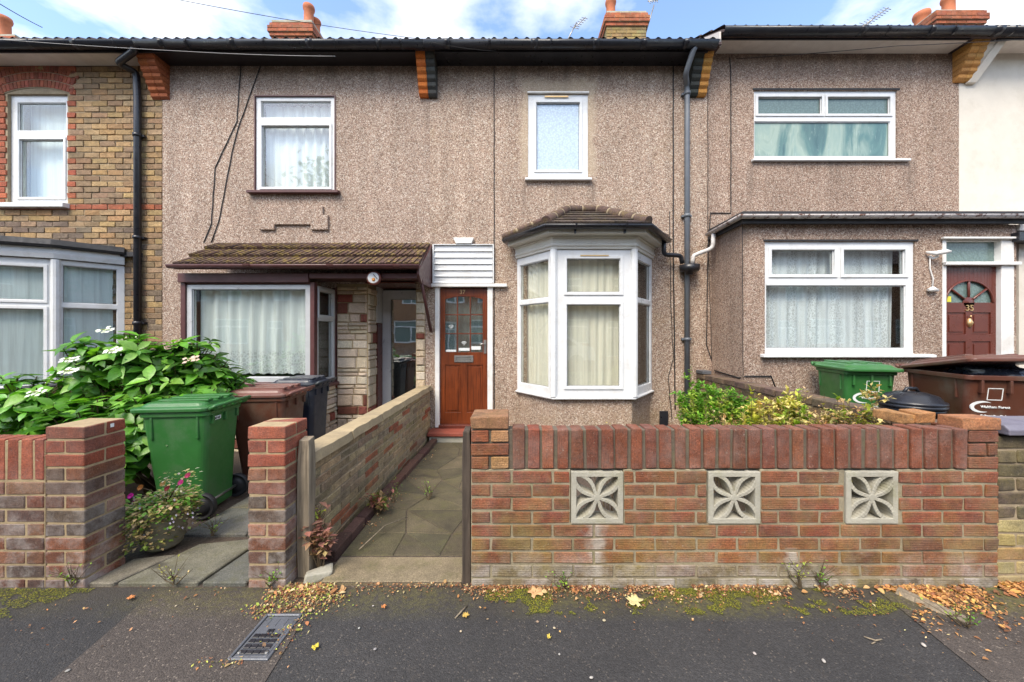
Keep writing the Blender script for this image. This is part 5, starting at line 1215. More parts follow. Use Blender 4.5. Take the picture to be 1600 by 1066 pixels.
b5 = make_bin('wheelie_bin', 'big brown wheelie bin, lid propped open by a black bag, at the right edge', BROWN, W5, D5, 1.10, (3.87 + math.cos(th5) * W5 / 2 - math.sin(th5) * D5 / 2, 3.10 + math.sin(th5) * W5 / 2 + math.cos(th5) * D5 / 2, gz(3.4) + .10), th5, open_lid=R(9.5), lid_tilt=R(-1.2), lid_col=(.12, .045, .03))
def bin_marks(b, W_, D_, H_, z, lines, k=1.0, dx=0):
    g = MB('mark'); s_ = .058 * k
    za, zb_2 = H_ * .45, H_ * .90 - .05; fa, fb = .012 - D_ * .40, -D_ * .465
    sl = lambda zz: fa + (fb - fa) * (zz - za) / (zb_2 - za)
    zc = z; q = .006; x0 = .02 + dx
    for a, b_, c, d in ((x0 - s_, x0 + s_, zc + s_ - q, zc + s_), (x0 - s_, x0 + s_, zc - s_, zc - s_ + q), (x0 - s_, x0 - s_ + q, zc - s_, zc + s_), (x0 + s_ - q, x0 + s_, zc - s_, zc + s_)):
        g.prism([(a, sl(c) - .002, c), (b_, sl(c) - .002, c), (b_, sl(d) - .002, d), (a, sl(d) - .002, d)], (0, .008, 0))
    zc = z - .125 * k                                  # sweeping crescent beside the wording
    pa = []; pb = []
    for i in range(17):
        a = R(55 + 235 * i / 16); ww_ = .012 * math.sin(math.pi * i / 16) + .001
        pa.append((dx - .05 * k + (.088 * k + ww_) * math.cos(a), zc + (.050 * k + ww_) * math.sin(a))); pb.append((dx - .05 * k + (.088 * k - ww_) * math.cos(a), zc + (.050 * k - ww_) * math.sin(a)))
    for i in range(16): g.prism([(p[0], sl(p[1]) - .002, p[1]) for p in (pa[i], pa[i + 1], pb[i + 1], pb[i])], (0, .008, 0))
    mk = g.build('printed_mark', b, local=True)
    for j, (t_, sz) in enumerate(lines): text(t_, sz, 'mark', b, 'printed_wording', (dx + .035 * k, sl(zc - .008 - j * .085 * k) - .003, zc - .008 - j * .085 * k), (R(90 + 6), 0, 0), .003)
bin_marks(b4, W2, D2, 1.17, .885, [('Waltham Forest', .034), ('Your Borough', .03)])
bin_marks(b5, W5, D5, 1.10, .82, [('Waltham Forest', .030), ('\u00a9 Recycling Only', .026)], .9, -.10)
# black bag in the open bin
def blob(name, c, rad, mat, lab, cat, n=20, seed=1, amp=.25):
    vs = []; fs = []; r = random.Random(seed); off = Vector((seed * 3.1, 0, 0))
    for i in range(n + 1):
        th_ = math.pi * i / n
        for j in range(2 * n):
            ph = math.pi * j / n; d = Vector((math.sin(th_) * math.cos(ph), math.sin(th_) * math.sin(ph), math.cos(th_)))
            k = 1 + amp * (noise.noise(d * 2.2 + off) + .5 * noise.noise(Vector((d.x * 7, d.y * 7, d.z * 2.5)) + off))
            vs.append((c[0] + d.x * rad[0] * k, c[1] + d.y * rad[1] * k, c[2] + d.z * rad[2] * k))
    m = 2 * n
    for i in range(n):
        for j in range(m): fs.append((i * m + j, i * m + (j + 1) % m, (i + 1) * m + (j + 1) % m, (i + 1) * m + j))
    mb = MB(mat); mb.add(vs, fs, smooth=True); return tag(mb.build(name, origin=(c[0], c[1], c[2] - rad[2]), weld=True), lab, cat)
blob('rubbish_bag', (4.36, 3.34, .99), (.22, .24, .15), 'bag', 'shiny black rubbish bag bulging from the open brown wheelie bin', 'rubbish bag', 24, 3, .3)
# round dustbin
o = empty('dustbin', (3.60, 3.30, gz(3.3)), 'round black dustbin with ribbed lid between the green and brown bins on the right', 'dustbin')
ox = (3.60, 3.30, 0)
mb = MB('black'); mb.lathe([(.165, -.03), (.17, .0), (.20, .70), (.212, .70), (.212, .73), (.2, .735)], ox, 32); mb.build('body', o)
mb = MB('black'); mb.lathe([(.222, .735), (.225, .76), (.215, .765), (.225, .772), (.222, .79), (.20, .80), (.17, .84), (.10, .865), (.0, .872)], ox, 32); mb.build('lid', o)
mb = MB('black'); mb.tube([(3.53, 3.30, .858), (3.56, 3.30, .90), (3.64, 3.30, .90), (3.67, 3.30, .858)], .014, 8); mb.build('handle', o)

# drain / meter cover in the footway
o = empty('access_cover', (-1.17, 1.66, 0), 'grey metal access cover with dark slatted end set in the pavement', 'access cover')
cx0, cx1, cy0, cy1 = -1.215, -1.04, 1.545, 1.80
mb = MB('metal'); mb.panel(cx0, cx1, cy0, cy1, 0, .02, [(cx0 + .012, cx1 - .012, cy0 + .012, cy1 - .012)]); mb.T = None
mb.v = [Vector((p.x, p.z, .013 - p.y)) for p in mb.v]; mb.build('cover_frame', o, .002)
mb = MB('metal', 'black'); mb.box(cx0 + .016, cx1 - .016, cy0 + .016, cy1 - .016, -.01, .008)
yy = cy0 + .028
for r_ in range(5):
    n_ = 4 if r_ < 4 else 2; a0_ = cx0 + .026 + (.045 if r_ == 4 else 0); tot = cx1 - cx0 - .052 - (.09 if r_ == 4 else 0)
    for q in range(n_): mb.box(a0_ + tot * q / n_ + .002, a0_ + tot * (q + 1) / n_ - .002, yy, yy + .021, .0085, .0125, mi=1)
    yy += .028
for q in range(3): mb.box(cx0 + .045 + q * .04, cx0 + .048 + q * .04, yy + .01, cy1 - .03, .0082, .0105)
mb.build('cover_plate', o, .001)
for sx in (cx0 + .028, cx1 - .028): g = MB('steel'); g.lathe([(.008, 0), (.008, .014), (.005, .015)], (sx, cy0 + .035, 0), 12); g.build('bolt', o)
# ================================================================== plants
def leaf(mb, base, d, up, L, W_, col, n=4, droop=.35, fold=.25, mi=0):
    """pointed leaf with a folded midrib, bending down along its length"""
    d = Vector(d).normalized(); up = Vector(up); side = d.cross(up)
    if side.length < 1e-3: side = Vector((1, 0, 0))
    side.normalize(); nrm = side.cross(d).normalized(); base = Vector(base); vs = []; p = base.copy(); dd = d.copy()
    prof = [0.08, .80, 1.0, .62, 0.0] if n == 4 else [0.1, 1.0, 0.0]
    for i in range(n + 1):
        w_ = W_ * .5 * prof[i]; vs += [p - side * w_ + nrm * w_ * fold, p.copy(), p + side * w_ + nrm * w_ * fold]
        dd = (dd - nrm * droop / n).normalized(); p = p + dd * L / n
    fs = []
    for i in range(n):
        a = i * 3; fs += [(a, a + 1, a + 4, a + 3), (a + 1, a + 2, a + 5, a + 4)]
    mb.add(vs, fs, col, mi, n == 4)
rh = random.Random(5)
LG = [(.09, .25, .02), (.06, .18, .016), (.12, .31, .026), (.17, .40, .04), (.045, .13, .016), (.20, .40, .06)]
def shrub(origin, lobes, nleaf, L, rr, cols, lab, stems=9, name='hydrangea', cat='bush', outward=.8):
    o = empty(name, origin, lab, cat); og = Vector(origin)
    mb = MB('leaf'); st = MB('stem')
    for (cx, cy, cz, rx, ry, rz) in lobes:
        m = int(nleaf * rx * rz / sum(l[3] * l[5] for l in lobes)); c = Vector((cx, cy, cz))
        st.tube([og + Vector((rr.uniform(-.12, .12), rr.uniform(-.08, .08), 0)), og.lerp(c, .5) + Vector((rr.uniform(-.1, .1), 0, .02)), c], [.016, .011, .006], 6)
        for _ in range(m // 4):              # leaves sit in whorls on short shoots
            u = Vector((rr.gauss(0, 1), rr.gauss(0, 1), rr.gauss(.25, 1))).normalized(); q = rr.uniform(.62, 1.04) if rr.random() < .8 else rr.uniform(.3, .7)
            p = c + Vector((u.x * rx, u.y * ry, u.z * rz)) * q
            if p.z < .06: continue
            ax_ = (u * .7 + Vector((rr.uniform(-.3, .3), rr.uniform(-.3, .3), .75))).normalized()
            st.tube([p - ax_ * .10 - u * .05, p], [.005, .004], 5, cap=False)
            a0_ = rr.uniform(0, 6.28); base_c = rr.choice(cols)
            for k in range(rr.choice([4, 5, 6])):
                a = a0_ + k * 1.57 + (k // 4) * .8; t1 = ax_.cross(Vector((0, 1, .1))).normalized(); t2 = ax_.cross(t1)
                dd = (t1 * math.cos(a) + t2 * math.sin(a)) * 1.0 + ax_ * rr.uniform(.0, .7); l = L * rr.uniform(.55, 1.15) * (.65 if k > 3 else 1)
                cc = jc(base_c if k < 4 else (.12, .32, .04), .22, rr)
                leaf(mb, p - ax_ * rr.uniform(0, .06), dd, ax_, l, l * rr.uniform(.40, .54), cc, droop=rr.uniform(.3, .9), fold=rr.uniform(.15, .4))
    st.build('branch', o); mb.build('foliage', o, recalc=False)
    return o
hyd = shrub((-2.95, 3.15, gz(3.15)), [(-3.15, 3.30, .80, .62, .40, .42), (-2.90, 3.42, .84, .34, .3, .34), (-3.15, 3.35, 1.08, .34, .24, .26), (-2.72, 3.62, .90, .16, .12, .14), (-3.75, 3.25, .62, .55, .38, .36), (-3.35, 2.92, .52, .48, .30, .36), (-3.2, 3.5, 1.02, .42, .28, .26), (-2.95, 2.72, .42, .12, .12, .2), (-4.25, 3.2, .66, .40, .30, .25), (-2.95, 3.0, .62, .34, .26, .30), (-3.35, 3.15, 1.18, .26, .2, .22), (-3.0, 3.4, 1.16, .3, .2, .2), (-3.85, 3.0, .78, .3, .2, .2), (-3.66, 3.15, 1.12, .27, .2, .24), (-4.08, 3.05, .84, .36, .25, .24), (-2.95, 3.3, .98, .3, .22, .2)],
            4000, .152, rh, LG, 'large leafy hydrangea with white lacecap flowers behind the left garden wall')
def flower_head(c, r, col, cc, rr):
    mb = MB('petal'); c = Vector(c)
    for k in range(9):
        a = k * 2.4; p = c + Vector((math.cos(a), math.sin(a) * .8, math.sin(a) * .35)) * r * (1 if k > 2 else .4) + Vector((0, 0, rr.uniform(-.01, .015)))
        for q in range(4):
            b = a + q * 1.57; leaf(mb, p, (math.cos(b), math.sin(b) * .75, .15 + math.sin(b) * .55), (0, -.6, .8), r * .42, r * .44, jc(col, .08, rr), n=2, droop=.2, fold=.1)
    for k in range(16): a = k * 2.4; q = r * .5 * math.sqrt(k / 16); mb.lathe([(.004, 0), (.005, .006), (.001, .01)], c + Vector((math.cos(a) * q, math.sin(a) * q, 0)), 5, jc(cc, .2, rr))
    return mb.build('flower_head', hyd, recalc=False)
for px_, py_, Y_, c_ in ((164, 516, 3.1, (.8, .8, .72)), (176, 549, 2.95, (.85, .85, .78)), (108, 562, 2.9, (.85, .85, .8)), (107, 580, 2.8, (.82, .82, .76)), (56, 613, 2.9, (.80, .82, .70)), (200, 530, 3.2, (.7, .75, .55)), (298, 562, 3.15, (.72, .52, .42))):
    flower_head(P3(px_, py_, Y_), .048, c_, (.45, .5, .2), rh)

def weed(name, base, height, spread, nst, cols, lab, rr, lsz=.018, stemc='stem', cat='weeds', per=34, lean=(0, 0), curl=.6):
    o = empty(name, base, lab, cat); b = Vector(base); mb = MB('weed'); st = MB(M['stem'])
    for i in range(nst):
        a = rr.uniform(0, 6.28); q = spread * math.sqrt(rr.random()); top = b + Vector((q * math.cos(a) + lean[0], q * .7 * math.sin(a) + lean[1], height * rr.uniform(.72, 1.0) * (1 - .22 * q / max(spread, .01))))
        root = b + Vector((q * .35 * math.cos(a), q * .3 * math.sin(a), 0)); mid = root.lerp(top, .5) + Vector((rr.uniform(-.04, .04), rr.uniform(-.03, .03), .02))
        st.tube([root, mid, top], [.0035, .0028, .0015], 4, cap=False)
        base_c = rr.choice(cols); side = []
        for k in range(3):
            t = rr.uniform(.5, .95); p = root.lerp(mid, t * 2) if t < .5 else mid.lerp(top, t * 2 - 1); e = p + Vector((rr.uniform(-1, 1), rr.uniform(-.7, .7), rr.uniform(.3, 1.1))).normalized() * rr.uniform(.05, .13)
            st.tube([p, e], [.002, .001], 3, cap=False); side.append((p, e))
        for k in range(per):
            if rr.random() < .5:
                t = rr.uniform(.5 if height > .5 else .3, 1.02); p = root.lerp(mid, t * 2) if t < .5 else mid.lerp(top, t * 2 - 1)
            else: u, v_ = rr.choice(side); p = u.lerp(v_, rr.uniform(.2, 1.05))
            dd = Vector((rr.uniform(-1, 1), rr.uniform(-1, 1), rr.uniform(-.1, 1))).normalized(); l = lsz * rr.uniform(.8, 2.2)
            leaf(mb, p + dd * .004, dd, (0, 0, 1), l, l * rr.uniform(.45, .7), jc(base_c, .28, rr), n=2, droop=rr.uniform(-.2, curl), fold=.3)
    st.build('stem', o, recalc=False); mb.build('foliage', o, recalc=False); return o
rw = random.Random(11)
GR = [(.13, .30, .02), (.19, .38, .03), (.27, .42, .04), (.10, .25, .02)]; YG = [(.42, .44, .05), (.56, .50, .12), (.28, .40, .04), (.62, .50, .20)]; TN = [(.50, .36, .17), (.42, .26, .10), (.34, .30, .08), (.55, .42, .2)]
weed('weed_clump', (2.02, 3.55, gz(3.5)), 1.0, .36, 62, GR + [(.28, .34, .05)], 'bright green weed clump at the foot of the grey drainpipe', rw, .026, per=95)
weed('weed_clump', (2.07, 4.25, gz(4.2)), 1.12, .25, 22, GR + [(.30, .34, .05)], 'tall green weeds against the wall right of the drainpipe', rw, .028, per=80, lean=(.1, 0))
weed('weed_clump', (2.03, 2.75, gz(2.7)), 1.0, .30, 50, YG, 'yellow green bushy weed behind the middle of the long red brick wall', rw, .024, per=105)
weed('weed_clump', (2.12, 2.72, gz(2.7)), 1.14, .12, 16, YG + GR[2:3], 'tallest green topped weed in the middle of the front garden', rw, .024, per=110)
weed('weed_clump', (1.82, 2.80, gz(2.7)), 1.12, .08, 8, YG, 'narrow upright yellowing weed left of the bushy yellow one', rw, .022, per=90)
weed('weed_clump', (2.30, 2.55, gz(2.5)), 1.06, .18, 26, TN + YG, 'dry tan weed clump in front of the dividing wall of number 35', rw, .022, per=75)
weed('weed_clump', (2.46, 2.50, gz(2.4)), 1.14, .07, 8, TN + YG, 'thin dry weed standing in front of the round black dustbin', rw, .022, per=75)
weed('weed_clump', (1.72, 3.0, gz(3.0)), .95, .22, 26, TN, 'sparse dry stalks between the green and the yellow weeds', rw, .018, per=30)
weed('weed_clump', (2.22, 2.62, gz(2.5)), 1.14, .26, 34, TN, 'tall dry straw coloured stalks between the yellow weeds and the round dustbin', rw, .017, per=34)
weed('weed_clump', (.72, 2.75, gz(2.7)), .84, .30, 12, YG, 'sparse pale weed sprigs in front of the bay of number 37', rw, .010, per=10)
for i, (x, y, hh, sp, c, lab) in enumerate([(-1.01, 3.05, .13, .05, GR, 'small green weed in the path joints beside the dark edging bricks'), (-.72, 3.1, .09, .035, GR, 'tiny green weed sprouting in the middle of the path'), (-1.20, 2.22, .42, .06, YG + [(.3, .2, .08)], 'thin straggly weed climbing beside the pale timber post'),
        (-2.41, 1.985, .05, .02, GR, 'tiny green sprout at the foot of the left pillar'), (-1.33, 1.985, .05, .03, GR, 'tiny green sprout at the foot of the slim pillar'), (1.56, 1.98, .10, .04, YG, 'small yellow green sprout at the foot of the long wall'), (1.68, 1.98, .06, .03, GR, 'low leafy green sprout beside the yellow green one at the long wall'), (.26, 1.98, .03, .03, GR, 'very small green seedlings under the first screen block'),
        (-2.08, 2.52, .04, .04, GR, 'flat green weed beside the wheel of the near green bin'), (-1.86, 2.0, .03, .05, YG, 'mossy green tuft on the joint at the start of the side path'), (2.13, 1.72, .05, .05, GR, 'green leaves growing in the leaf litter below the right end of the long wall')]):
    weed('weed_sprig', (x, y, gz(y) + .012), hh, sp, 5 if hh < .2 else 7, c, lab, rw, .008 if hh < .2 else .016, per=11, cat='weed')
# vine of reddish leaves at the pale post
weed('creeper', (-1.13, 2.14, .0), .30, .07, 14, [(.34, .16, .12), (.40, .24, .14), (.26, .12, .09), (.45, .33, .15)], 'withered reddish creeper at the foot of the pale timber post', rw, .032, per=14, cat='creeper')
weed('creeper', (-1.06, 2.85, -.02), .13, .10, 12, [(.28, .10, .08), (.35, .2, .1), (.2, .22, .05)], 'dark red leaved creeper on the edging bricks halfway along the path', rw, .026, per=14, cat='creeper')
# planter
o = empty('flower_pot', (-2.30, 2.40, gz(2.4)), 'basket textured stone pot of trailing plants and magenta daisies beside the left pillar', 'plant pot')
mb = MB('potstone'); prof = [(.085, 0), (.10, .02)] + [(.10 + .035 * k / 9 + (.009 if k % 2 else -.004), .03 + .21 * k / 9) for k in range(10)] + [(.145, .25), (.145, .265), (.125, .265), (.12, .22)]
mb.lathe(prof, (-2.30, 2.40, 0), 26); mb.build('pot', o)
def tuft(parent, c, n, r, h, cols, lsz, rr, name='foliage', mat='weed', down=0):
    mb = MB(mat)
    for _ in range(n):
        a = rr.uniform(0, 6.28); q = r * math.sqrt(rr.random()); p = Vector(c) + Vector((q * math.cos(a), q * math.sin(a), rr.uniform(0, h) - down * rr.random() * (q / r) ** 2)); dd = Vector((math.cos(a), math.sin(a), rr.uniform(-.2, 1)))
        l = lsz * rr.uniform(.6, 1.4); leaf(mb, p, dd, (0, 0, 1), l, l * .7, jc(rr.choice(cols), .25, rr), n=2, droop=.5, fold=.2)
    ob = mb.build(name, parent, recalc=False); ob['kind'] = 'stuff'; return ob
tuft(o, (-2.30, 2.40, .26), 1500, .18, .08, [(.10, .26, .03), (.16, .34, .04), (.35, .32, .10), (.5, .38, .2)], .028, rw, down=.10)
tuft(o, (-2.33, 2.33, .05), 1300, .14, .24, [(.40, .30, .14), (.30, .30, .08), (.5, .36, .2), (.16, .25, .04)], .024, rw, 'trailing_stems')
tuft(o, (-2.22, 2.43, .12), 260, .10, .36, [(.42, .34, .18), (.5, .45, .35), (.25, .3, .08)], .020, rw, 'trailing_stems')
st = MB(M['stem']); fl = []
for px_, py_, c_ in ((205, 775, (.55, .02, .38)), (212, 785, (.5, .03, .3)), (283, 754, (.45, .03, .2)), (294, 743, (.35, .03, .1)), (262, 763, (.30, .03, .05)), (255, 756, (.5, .3, .1)), (220, 762, (.5, .2, .05))):
    p = Vector(P3(px_, py_, 2.38)); st.tube([(-2.28, 2.40, .28), Vector((-2.28, 2.40, .28)).lerp(p, .6) + Vector((0, 0, .02)), p], .0025, 4); fl.append((p, c_))
st.build('stem', o)
for p, c_ in fl:
    mb = MB('petal')
    for k in range(12): a = k * .5236; leaf(mb, p, (math.cos(a), -.3 + math.sin(a) * .5, math.sin(a) * .8 + .2), (0, -1, .3), .022, .011, jc(c_, .15, rw), n=2, droop=.1)
    mb.build('flower', o, recalc=False)
mb = MB('petal')
for _ in range(90):
    a = rw.uniform(0, 6.28); q = rw.uniform(.05, .2); p = Vector((-2.28 + q * math.cos(a), 2.38 + q * math.sin(a) * .8, rw.uniform(.10, .34)))
    for k in range(4): b = k * 1.57; leaf(mb, p, (math.cos(b), -.4, math.sin(b)), (0, -1, 0), .009, .008, jc((.55, .50, .68), .15, rw), n=2, droop=.1)
mb.build('small_flowers', o, recalc=False)['kind'] = 'stuff'

# ================================================================== leaf litter, fallen leaves, sticks, stones
rl = random.Random(3)
def litter(name, zones, cols, lab, sz=(.004, .016)):
    mb = MB('dry')
    for (x0, x1, y0, y1, n, bias) in zones:
        for _ in range(n):
            x = rl.uniform(x0, x1) + rl.gauss(0, .04); t = rl.random() ** bias * rl.uniform(.45, 1.3) ; y = min(1.998 if y1 < 2.01 else 9, y1 - (y1 - y0) * t * (.75 + .8 * noise.noise(Vector((x * 4, 3, y0))))); z = gz(y) + .012 if y > 2.02 else .006
            if noise.noise(Vector((x * 6, y * 5, 1))) < -.22: continue
            l = rl.uniform(*sz) * (1.5 if rl.random() < .12 else 1); a = rl.uniform(0, 6.28)
            leaf(mb, (x, y, z + rl.uniform(0, .008)), (math.cos(a), math.sin(a), rl.uniform(-.02, .5)), (rl.uniform(-.5, .5), rl.uniform(-.5, .5), 1), l, l * rl.uniform(.35, .8), jc(rl.choice(cols), .3, rl), n=2 if l < .02 else 4, droop=rl.uniform(-.6, 1.0), fold=rl.uniform(0, .6))
    o = mb.build(name, origin=((zones[0][0] + zones[0][1]) / 2, 1.95, 0), recalc=False); return tag(o, lab, 'leaf litter', kind='stuff')
LC = [(.44, .20, .07), (.32, .13, .05), (.20, .08, .035), (.50, .30, .13), (.55, .42, .22), (.13, .06, .03), (.24, .12, .06)]
litter('leaf_litter', [(-.25, 1.9, 1.86, 2.0, 4200, 2.2), (-1.05, -.2, 1.93, 2.02, 330, 1.5), (-.25, 2.7, 1.62, 1.95, 380, .9), (1.9, 2.05, 1.55, 1.98, 150, 1)], LC, 'brown leaf litter along the foot of the long red brick wall')
litter('leaf_litter', [(2.0, 2.35, 1.72, 1.99, 900, 1.2), (2.2, 3.3, 1.82, 2.02, 2600, 1.3), (1.95, 3.2, 1.4, 1.9, 260, .8)], [(.60, .36, .12), (.62, .30, .09), (.50, .24, .08), (.35, .16, .06), (.24, .11, .05)], 'orange dead leaves piled at the right end of the footway', (.007, .026))
litter('leaf_litter', [(-1.28, -.98, 1.82, 2.02, 1400, 1), (-1.02, -.88, 1.84, 2.0, 330, 1), (-1.30, -1.02, 1.76, 1.86, 340, 1), (-1.07, -1.02, 1.56, 1.78, 160, 1), (-1.30, -1.05, 1.50, 1.55, 90, 1)], LC + [(.35, .42, .06), (.42, .44, .08)], 'dead leaves and yellow green leaves heaped above the metal access cover')
litter('leaf_litter', [(-1.16, -1.0, 2.05, 3.3, 520, 1), (-1.1, -.95, 3.0, 4.8, 120, 1), (-2.5, -1.2, 2.3, 3.6, 120, 1), (-2.9, -1.5, 1.5, 2.0, 170, 1), (-2.2, -2.0, 2.6, 3.4, 160, 1)], LC, 'scattered dead leaves along the edging bricks and the side path')
for (x0, x1, y0, lab) in ((-.15, 2.0, 1.80, 'yellow green moss patches on the asphalt along the long red brick wall'), (-2.9, -2.25, 1.78, 'yellow green moss patch on the asphalt in front of the left wall')):
    mb = MB('weed'); k_ = 0
    while k_ < (17000 if x0 > -1 else 4200):
        x = rl.uniform(x0, x1); t = rl.random() ** 1.2; y = 1.985 - (1.985 - y0) * t
        if noise.noise(Vector((x * 5, y * 9, 7))) + .5 * noise.noise(Vector((x * 19, y * 22, 2))) < -.10 + .30 * t: k_ += .34; continue
        a = rl.uniform(0, 6.28); l = rl.uniform(.003, .007); k_ += 1
        leaf(mb, (x, y, .005), (math.cos(a), math.sin(a), .6), (0, 0, 1), l, l * .8, jc(rl.choice([(.22, .22, .02), (.15, .17, .02), (.30, .27, .03), (.09, .09, .02)]), .25, rl), n=2, droop=.5)
    tag(mb.build('moss', origin=((x0 + x1) / 2, 1.9, 0), recalc=False), lab, 'moss', kind='stuff')
mb = MB('dry')
for _ in range(70):                              # bigger curled leaves among the crumbs
    x = rl.choice([rl.uniform(-.2, 2.5), rl.uniform(1.9, 2.9), rl.uniform(-1.3, -.9)]); y = rl.uniform(1.93, 1.99); a = rl.uniform(0, 6.28); l = rl.uniform(.022, .045)
    leaf(mb, (x, y, .010), (math.cos(a), math.sin(a) * .5, rl.uniform(.1, .5)), (rl.uniform(-.7, .7), -.3, 1), l, l * rl.uniform(.4, .8), jc(rl.choice(LC[:5]), .25, rl), n=4, droop=rl.uniform(.4, 1.4), fold=rl.uniform(.2, .8))
tag(mb.build('curled_leaves', origin=(1, 1.96, 0), recalc=False), 'larger curled brown leaves lying among the litter at the foot of the walls', 'leaf litter', kind='stuff')
def maple(name, c, r, col, lab, rot=0, tilt=.15):
    mb = MB('dry'); n = 30; pts = []
    for i in range(n):
        a = 2 * math.pi * i / n; k = .50 + .50 * abs(math.cos(2.5 * (a - math.pi / 2))) ** .8
        if i % 2: k *= .88
        if abs(a - 1.5 * math.pi) < .5: k *= .55
        pts.append((k * r * math.cos(a + rot), k * r * math.sin(a + rot), rl.uniform(.0, .010) + .006 + tilt * abs(math.cos(a)) * r * .5))
    c = Vector(c); vs = [c + Vector((0, 0, .004))] + [c + Vector(p) for p in pts] + [c + Vector((p[0] * .5, p[1] * .5, p[2] * .4 + .002)) for p in pts]
    fs = []
    for i in range(n):
        j = (i + 1) % n; fs.append((0, 1 + n + i, 1 + n + j)); fs.append((1 + n + i, 1 + i, 1 + j, 1 + n + j))
    mb.add(vs, fs, col, smooth=True); return tag(mb.build(name, origin=c, recalc=False, solid=.0012), lab, 'leaf', 'large fallen leaves')
def G(px_, py_): y = 570 * 1.39 / (py_ - 522); return (X(px_, y), y, .006)
maple('fallen_leaf', G(837, 930), .045, (.62, .36, .17), 'large orange brown fallen leaf below the first screen block', .3)
maple('fallen_leaf', G(992, 944), .048, (.62, .54, .26), 'large pale yellow fallen leaf on the moss below the long wall', 1.0)
maple('fallen_leaf', G(728, 966), .018, (.60, .40, .10), 'small yellow fallen leaf beside the thin stick', .8)
maple('fallen_leaf', G(493, 1016), .016, (.62, .50, .06), 'small bright yellow fallen leaf right of the metal access cover', .8)
maple('fallen_leaf', G(600, 952), .014, (.60, .24, .08), 'small orange fallen leaf on the footway in front of the path slab', 1.2)
maple('fallen_leaf', G(205, 938), .018, (.60, .24, .08), 'small orange fallen leaf in front of the left side path', 2.2)
maple('fallen_leaf', G(858, 1000), .011, (.60, .46, .08), 'tiny yellow fallen leaf in the middle of the dark footway', 2.2)
mb = MB('oldwood'); mb.tube([G(711, 968), (*G(722, 958)[:2], .012), G(730, 948)], [.003, .004, .003], 6); tag(mb.build('stick', origin=G(720, 958)), 'thin straight stick on the footway near the dark timber post', 'stick')
mb = MB('oldwood'); mb.tube([G(1350, 997), (*G(1368, 1005)[:2], .012), G(1378, 1001)], .003, 6); mb.tube([G(1368, 1005), G(1362, 1008)], .0025, 6); tag(mb.build('stick', origin=G(1365, 1002)), 'forked pale stick lying on the dark footway at the right', 'stick')
mb = MB('oldwood'); mb.tube([(-.98, 2.32, .02), (-.90, 2.55, .05), (-.80, 2.75, .01)], .0035, 6); tag(mb.build('stick', origin=(-.9, 2.5, 0)), 'long thin twig lying on the path by the edging bricks', 'stick')
PB = [(.45, .42, .38), (.30, .28, .26), (.5, .40, .28), (.38, .26, .18)]
for i, (a, b, r_) in enumerate([(840, 974, .008), (866, 984, .007), (586, 1017, .008), (1287, 1036, .011), (1179, 1024, .008), (874, 1025, .006), (924, 1062, .009), (720, 989, .006), (561, 984, .006), (1443, 1011, .012), (944, 972, .009), (275, 949, .006), (106, 1051, .009), (583, 949, .006)]):
    g = G(a, b); mb = MB('dry'); c_ = jc(rl.choice(PB), .15, rl); mb.lathe([(r_ * .3, -.001), (r_ * .9, r_ * .15), (r_, r_ * .35), (r_ * .7, r_ * .6), (r_ * .2, r_ * .7)], g, 8, c_)
    ob = mb.build('pebble', origin=g); ob.scale = (1, rl.uniform(.6, .9), 1); ob.rotation_euler.z = rl.uniform(0, 3)
    tag(ob, 'small loose stone lying on the asphalt footway', 'pebble', 'loose stones on the footway')
mb = MB('concrete')
for k, (x, y, l, wd, a) in enumerate([(-1.12, 2.09, .14, .09, .5)]):
    mb.T = frame(x, y, 0, a); mb.box(-l / 2, l / 2, -wd / 2, wd / 2, -.02, .045, jc((1, 1, 1), .1), 0, .015)
mb.T = None; tag(mb.build('stone', None, .012, 2, origin=(-1.12, 2.09, 0)), 'lump of rough stone at the foot of the pale timber post', 'stone')
mb = MB('oldwood'); mb.T = frame(2.13, 1.86, 0, R(-62)); mb.box(-.13, .12, -.035, .035, .0, .022, (1, 1, 1), 0, .012); tag(mb.build('broken_board', None, .006, origin=(2.13, 1.86, 0)), 'weathered broken board lying against the foot of the long wall at the right', 'board')

# ================================================================== the other side of the street (seen in the window glass)
def far_house(x0, lab):
    o = empty('far_house', (x0 + 2.6, -13.0, 0), lab, 'house', 'houses across the street')
    mb = MB('brickred', 'brick'); ops = [(1.0, 2.3, 3.4, 4.8), (3.2, 4.3, 3.4, 4.8), (3.7, 4.7, 0, 2.2), (.6, 2.8, .8, 2.3)]
    mb.T = frame(x0 + 5.2, -13, 0, R(180)); mb.panel(0, 5.2, -.1, 5.6, 0, .25, ops, (.30, .16, .10)); mb.build('wall', o)
    for q in ops:
        g = MB('white', T=frame(x0 + 5.2, -13, 0, R(180))); m_ = (q[2] + q[3]) / 2
        g.panel(q[0], q[1], q[2], q[3], .05, .12, [(q[0] + .08, (q[0] + q[1]) / 2 - .04, q[2] + .08, q[3] - .5), ((q[0] + q[1]) / 2 + .04, q[1] - .08, q[2] + .08, q[3] - .5), (q[0] + .08, q[1] - .08, q[3] - .42, q[3] - .08)])
        fr = g.build('window', o); g = MB('frostgreen', T=frame(x0 + 5.2, -13, 0, R(180))); g.box(q[0] + .02, q[1] - .02, .125, .14, q[2] + .02, q[3] - .02); g.build('pane', fr)
    mb = MB('rooftile'); mb.prism([(x0, -12.6, 5.55), (x0, -17, 8.3), (x0, -21, 5.55)], (5.2, 0, 0)); mb.build('roof', o)
    return o
for i, x0 in enumerate((-26.0, -20.8, -15.6, -10.4, -5.2, 0, 5.2, 10.4, 15.6, 20.8)): far_house(x0, 'red brick house across the street, seen only as a reflection')
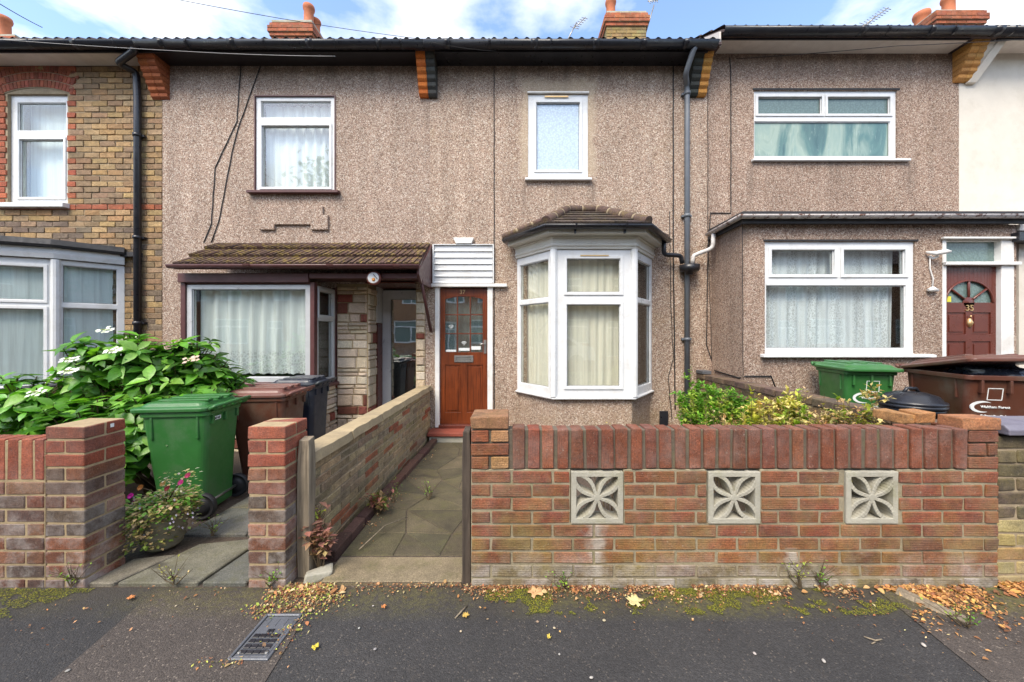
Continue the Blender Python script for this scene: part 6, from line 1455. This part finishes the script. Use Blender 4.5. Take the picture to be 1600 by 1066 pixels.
def tree(x, y, hgt, r, seed, lab):
    rr = random.Random(seed); o = empty('street_tree', (x, y, 0), lab, 'tree', 'street trees'); mb = MB('stem'); mb.tube([(x, y, -.2), (x + .1, y, hgt * .3), (x, y, hgt * .6)], [.2, .15, .07], 10)
    lv = MB('leaf')
    for k in range(9):
        a = rr.uniform(0, 6.28); c = Vector((x + math.cos(a) * r * rr.uniform(.2, .6), y + math.sin(a) * r * rr.uniform(.2, .6), hgt * rr.uniform(.5, .88)))
        mb.tube([(x, y, hgt * rr.uniform(.3, .5)), Vector((x, y, hgt * .5)).lerp(c, .6), c], [.07, .05, .02], 6)
        for _ in range(300):
            u = Vector((rr.gauss(0, 1), rr.gauss(0, 1), rr.gauss(0, .8))) * r * .27; d = Vector((rr.uniform(-1, 1), rr.uniform(-1, 1), rr.uniform(-1, .4)))
            leaf(lv, c + u, d, (0, 0, 1), .26, .18, jc((.05, .11, .03), .3, rr), n=2)
    mb.build('trunk', o); lv.build('crown', o, recalc=False)
tree(-7.2, -5.2, 9.5, 2.2, 4, 'leafy street tree on the pavement across the road, mirrored in the left windows'); tree(7.8, -9.3, 8.5, 2.0, 6, 'leafy street tree across the road, mirrored in the right windows')
o = empty('parked_car', (1.4, -7.2, -.12), 'white car parked across the road, mirrored in the bay window of number 37', 'car')
mb = MB('white'); prof = [(-2.1, .3), (-2.15, .7), (-1.9, .9), (-1.2, .98), (-.5, 1.42), (.9, 1.45), (1.6, 1.0), (2.05, .92), (2.15, .6), (2.1, .3)]
mb.prism([(1.4 + a, -6.4, b - .12) for a, b in prof], (0, -1.7, 0)); mb.build('body', o, .08, 3)
mb = MB('black'); mb.prism([(1.4 + a, -6.385, b - .12) for a, b in [(-1.0, .98), (-.42, 1.34), (.82, 1.37), (1.35, 1.0)]], (0, -1.73, 0)); mb.build('side_window', o)
for a in (-1.35, 1.35): g = MB('rubber'); g.lathe([(.1, -.1), (.32, -.1), (.32, .1), (.1, .1)], (1.4 + a, -6.45, .2), 24, M3=MY); g.build('wheel', o)
for a in (-1.35, 1.35): g = MB('rubber'); g.lathe([(.1, -.1), (.32, -.1), (.32, .1), (.1, .1)], (1.4 + a, -8.05, .2), 24, M3=MY); g.build('wheel', o)
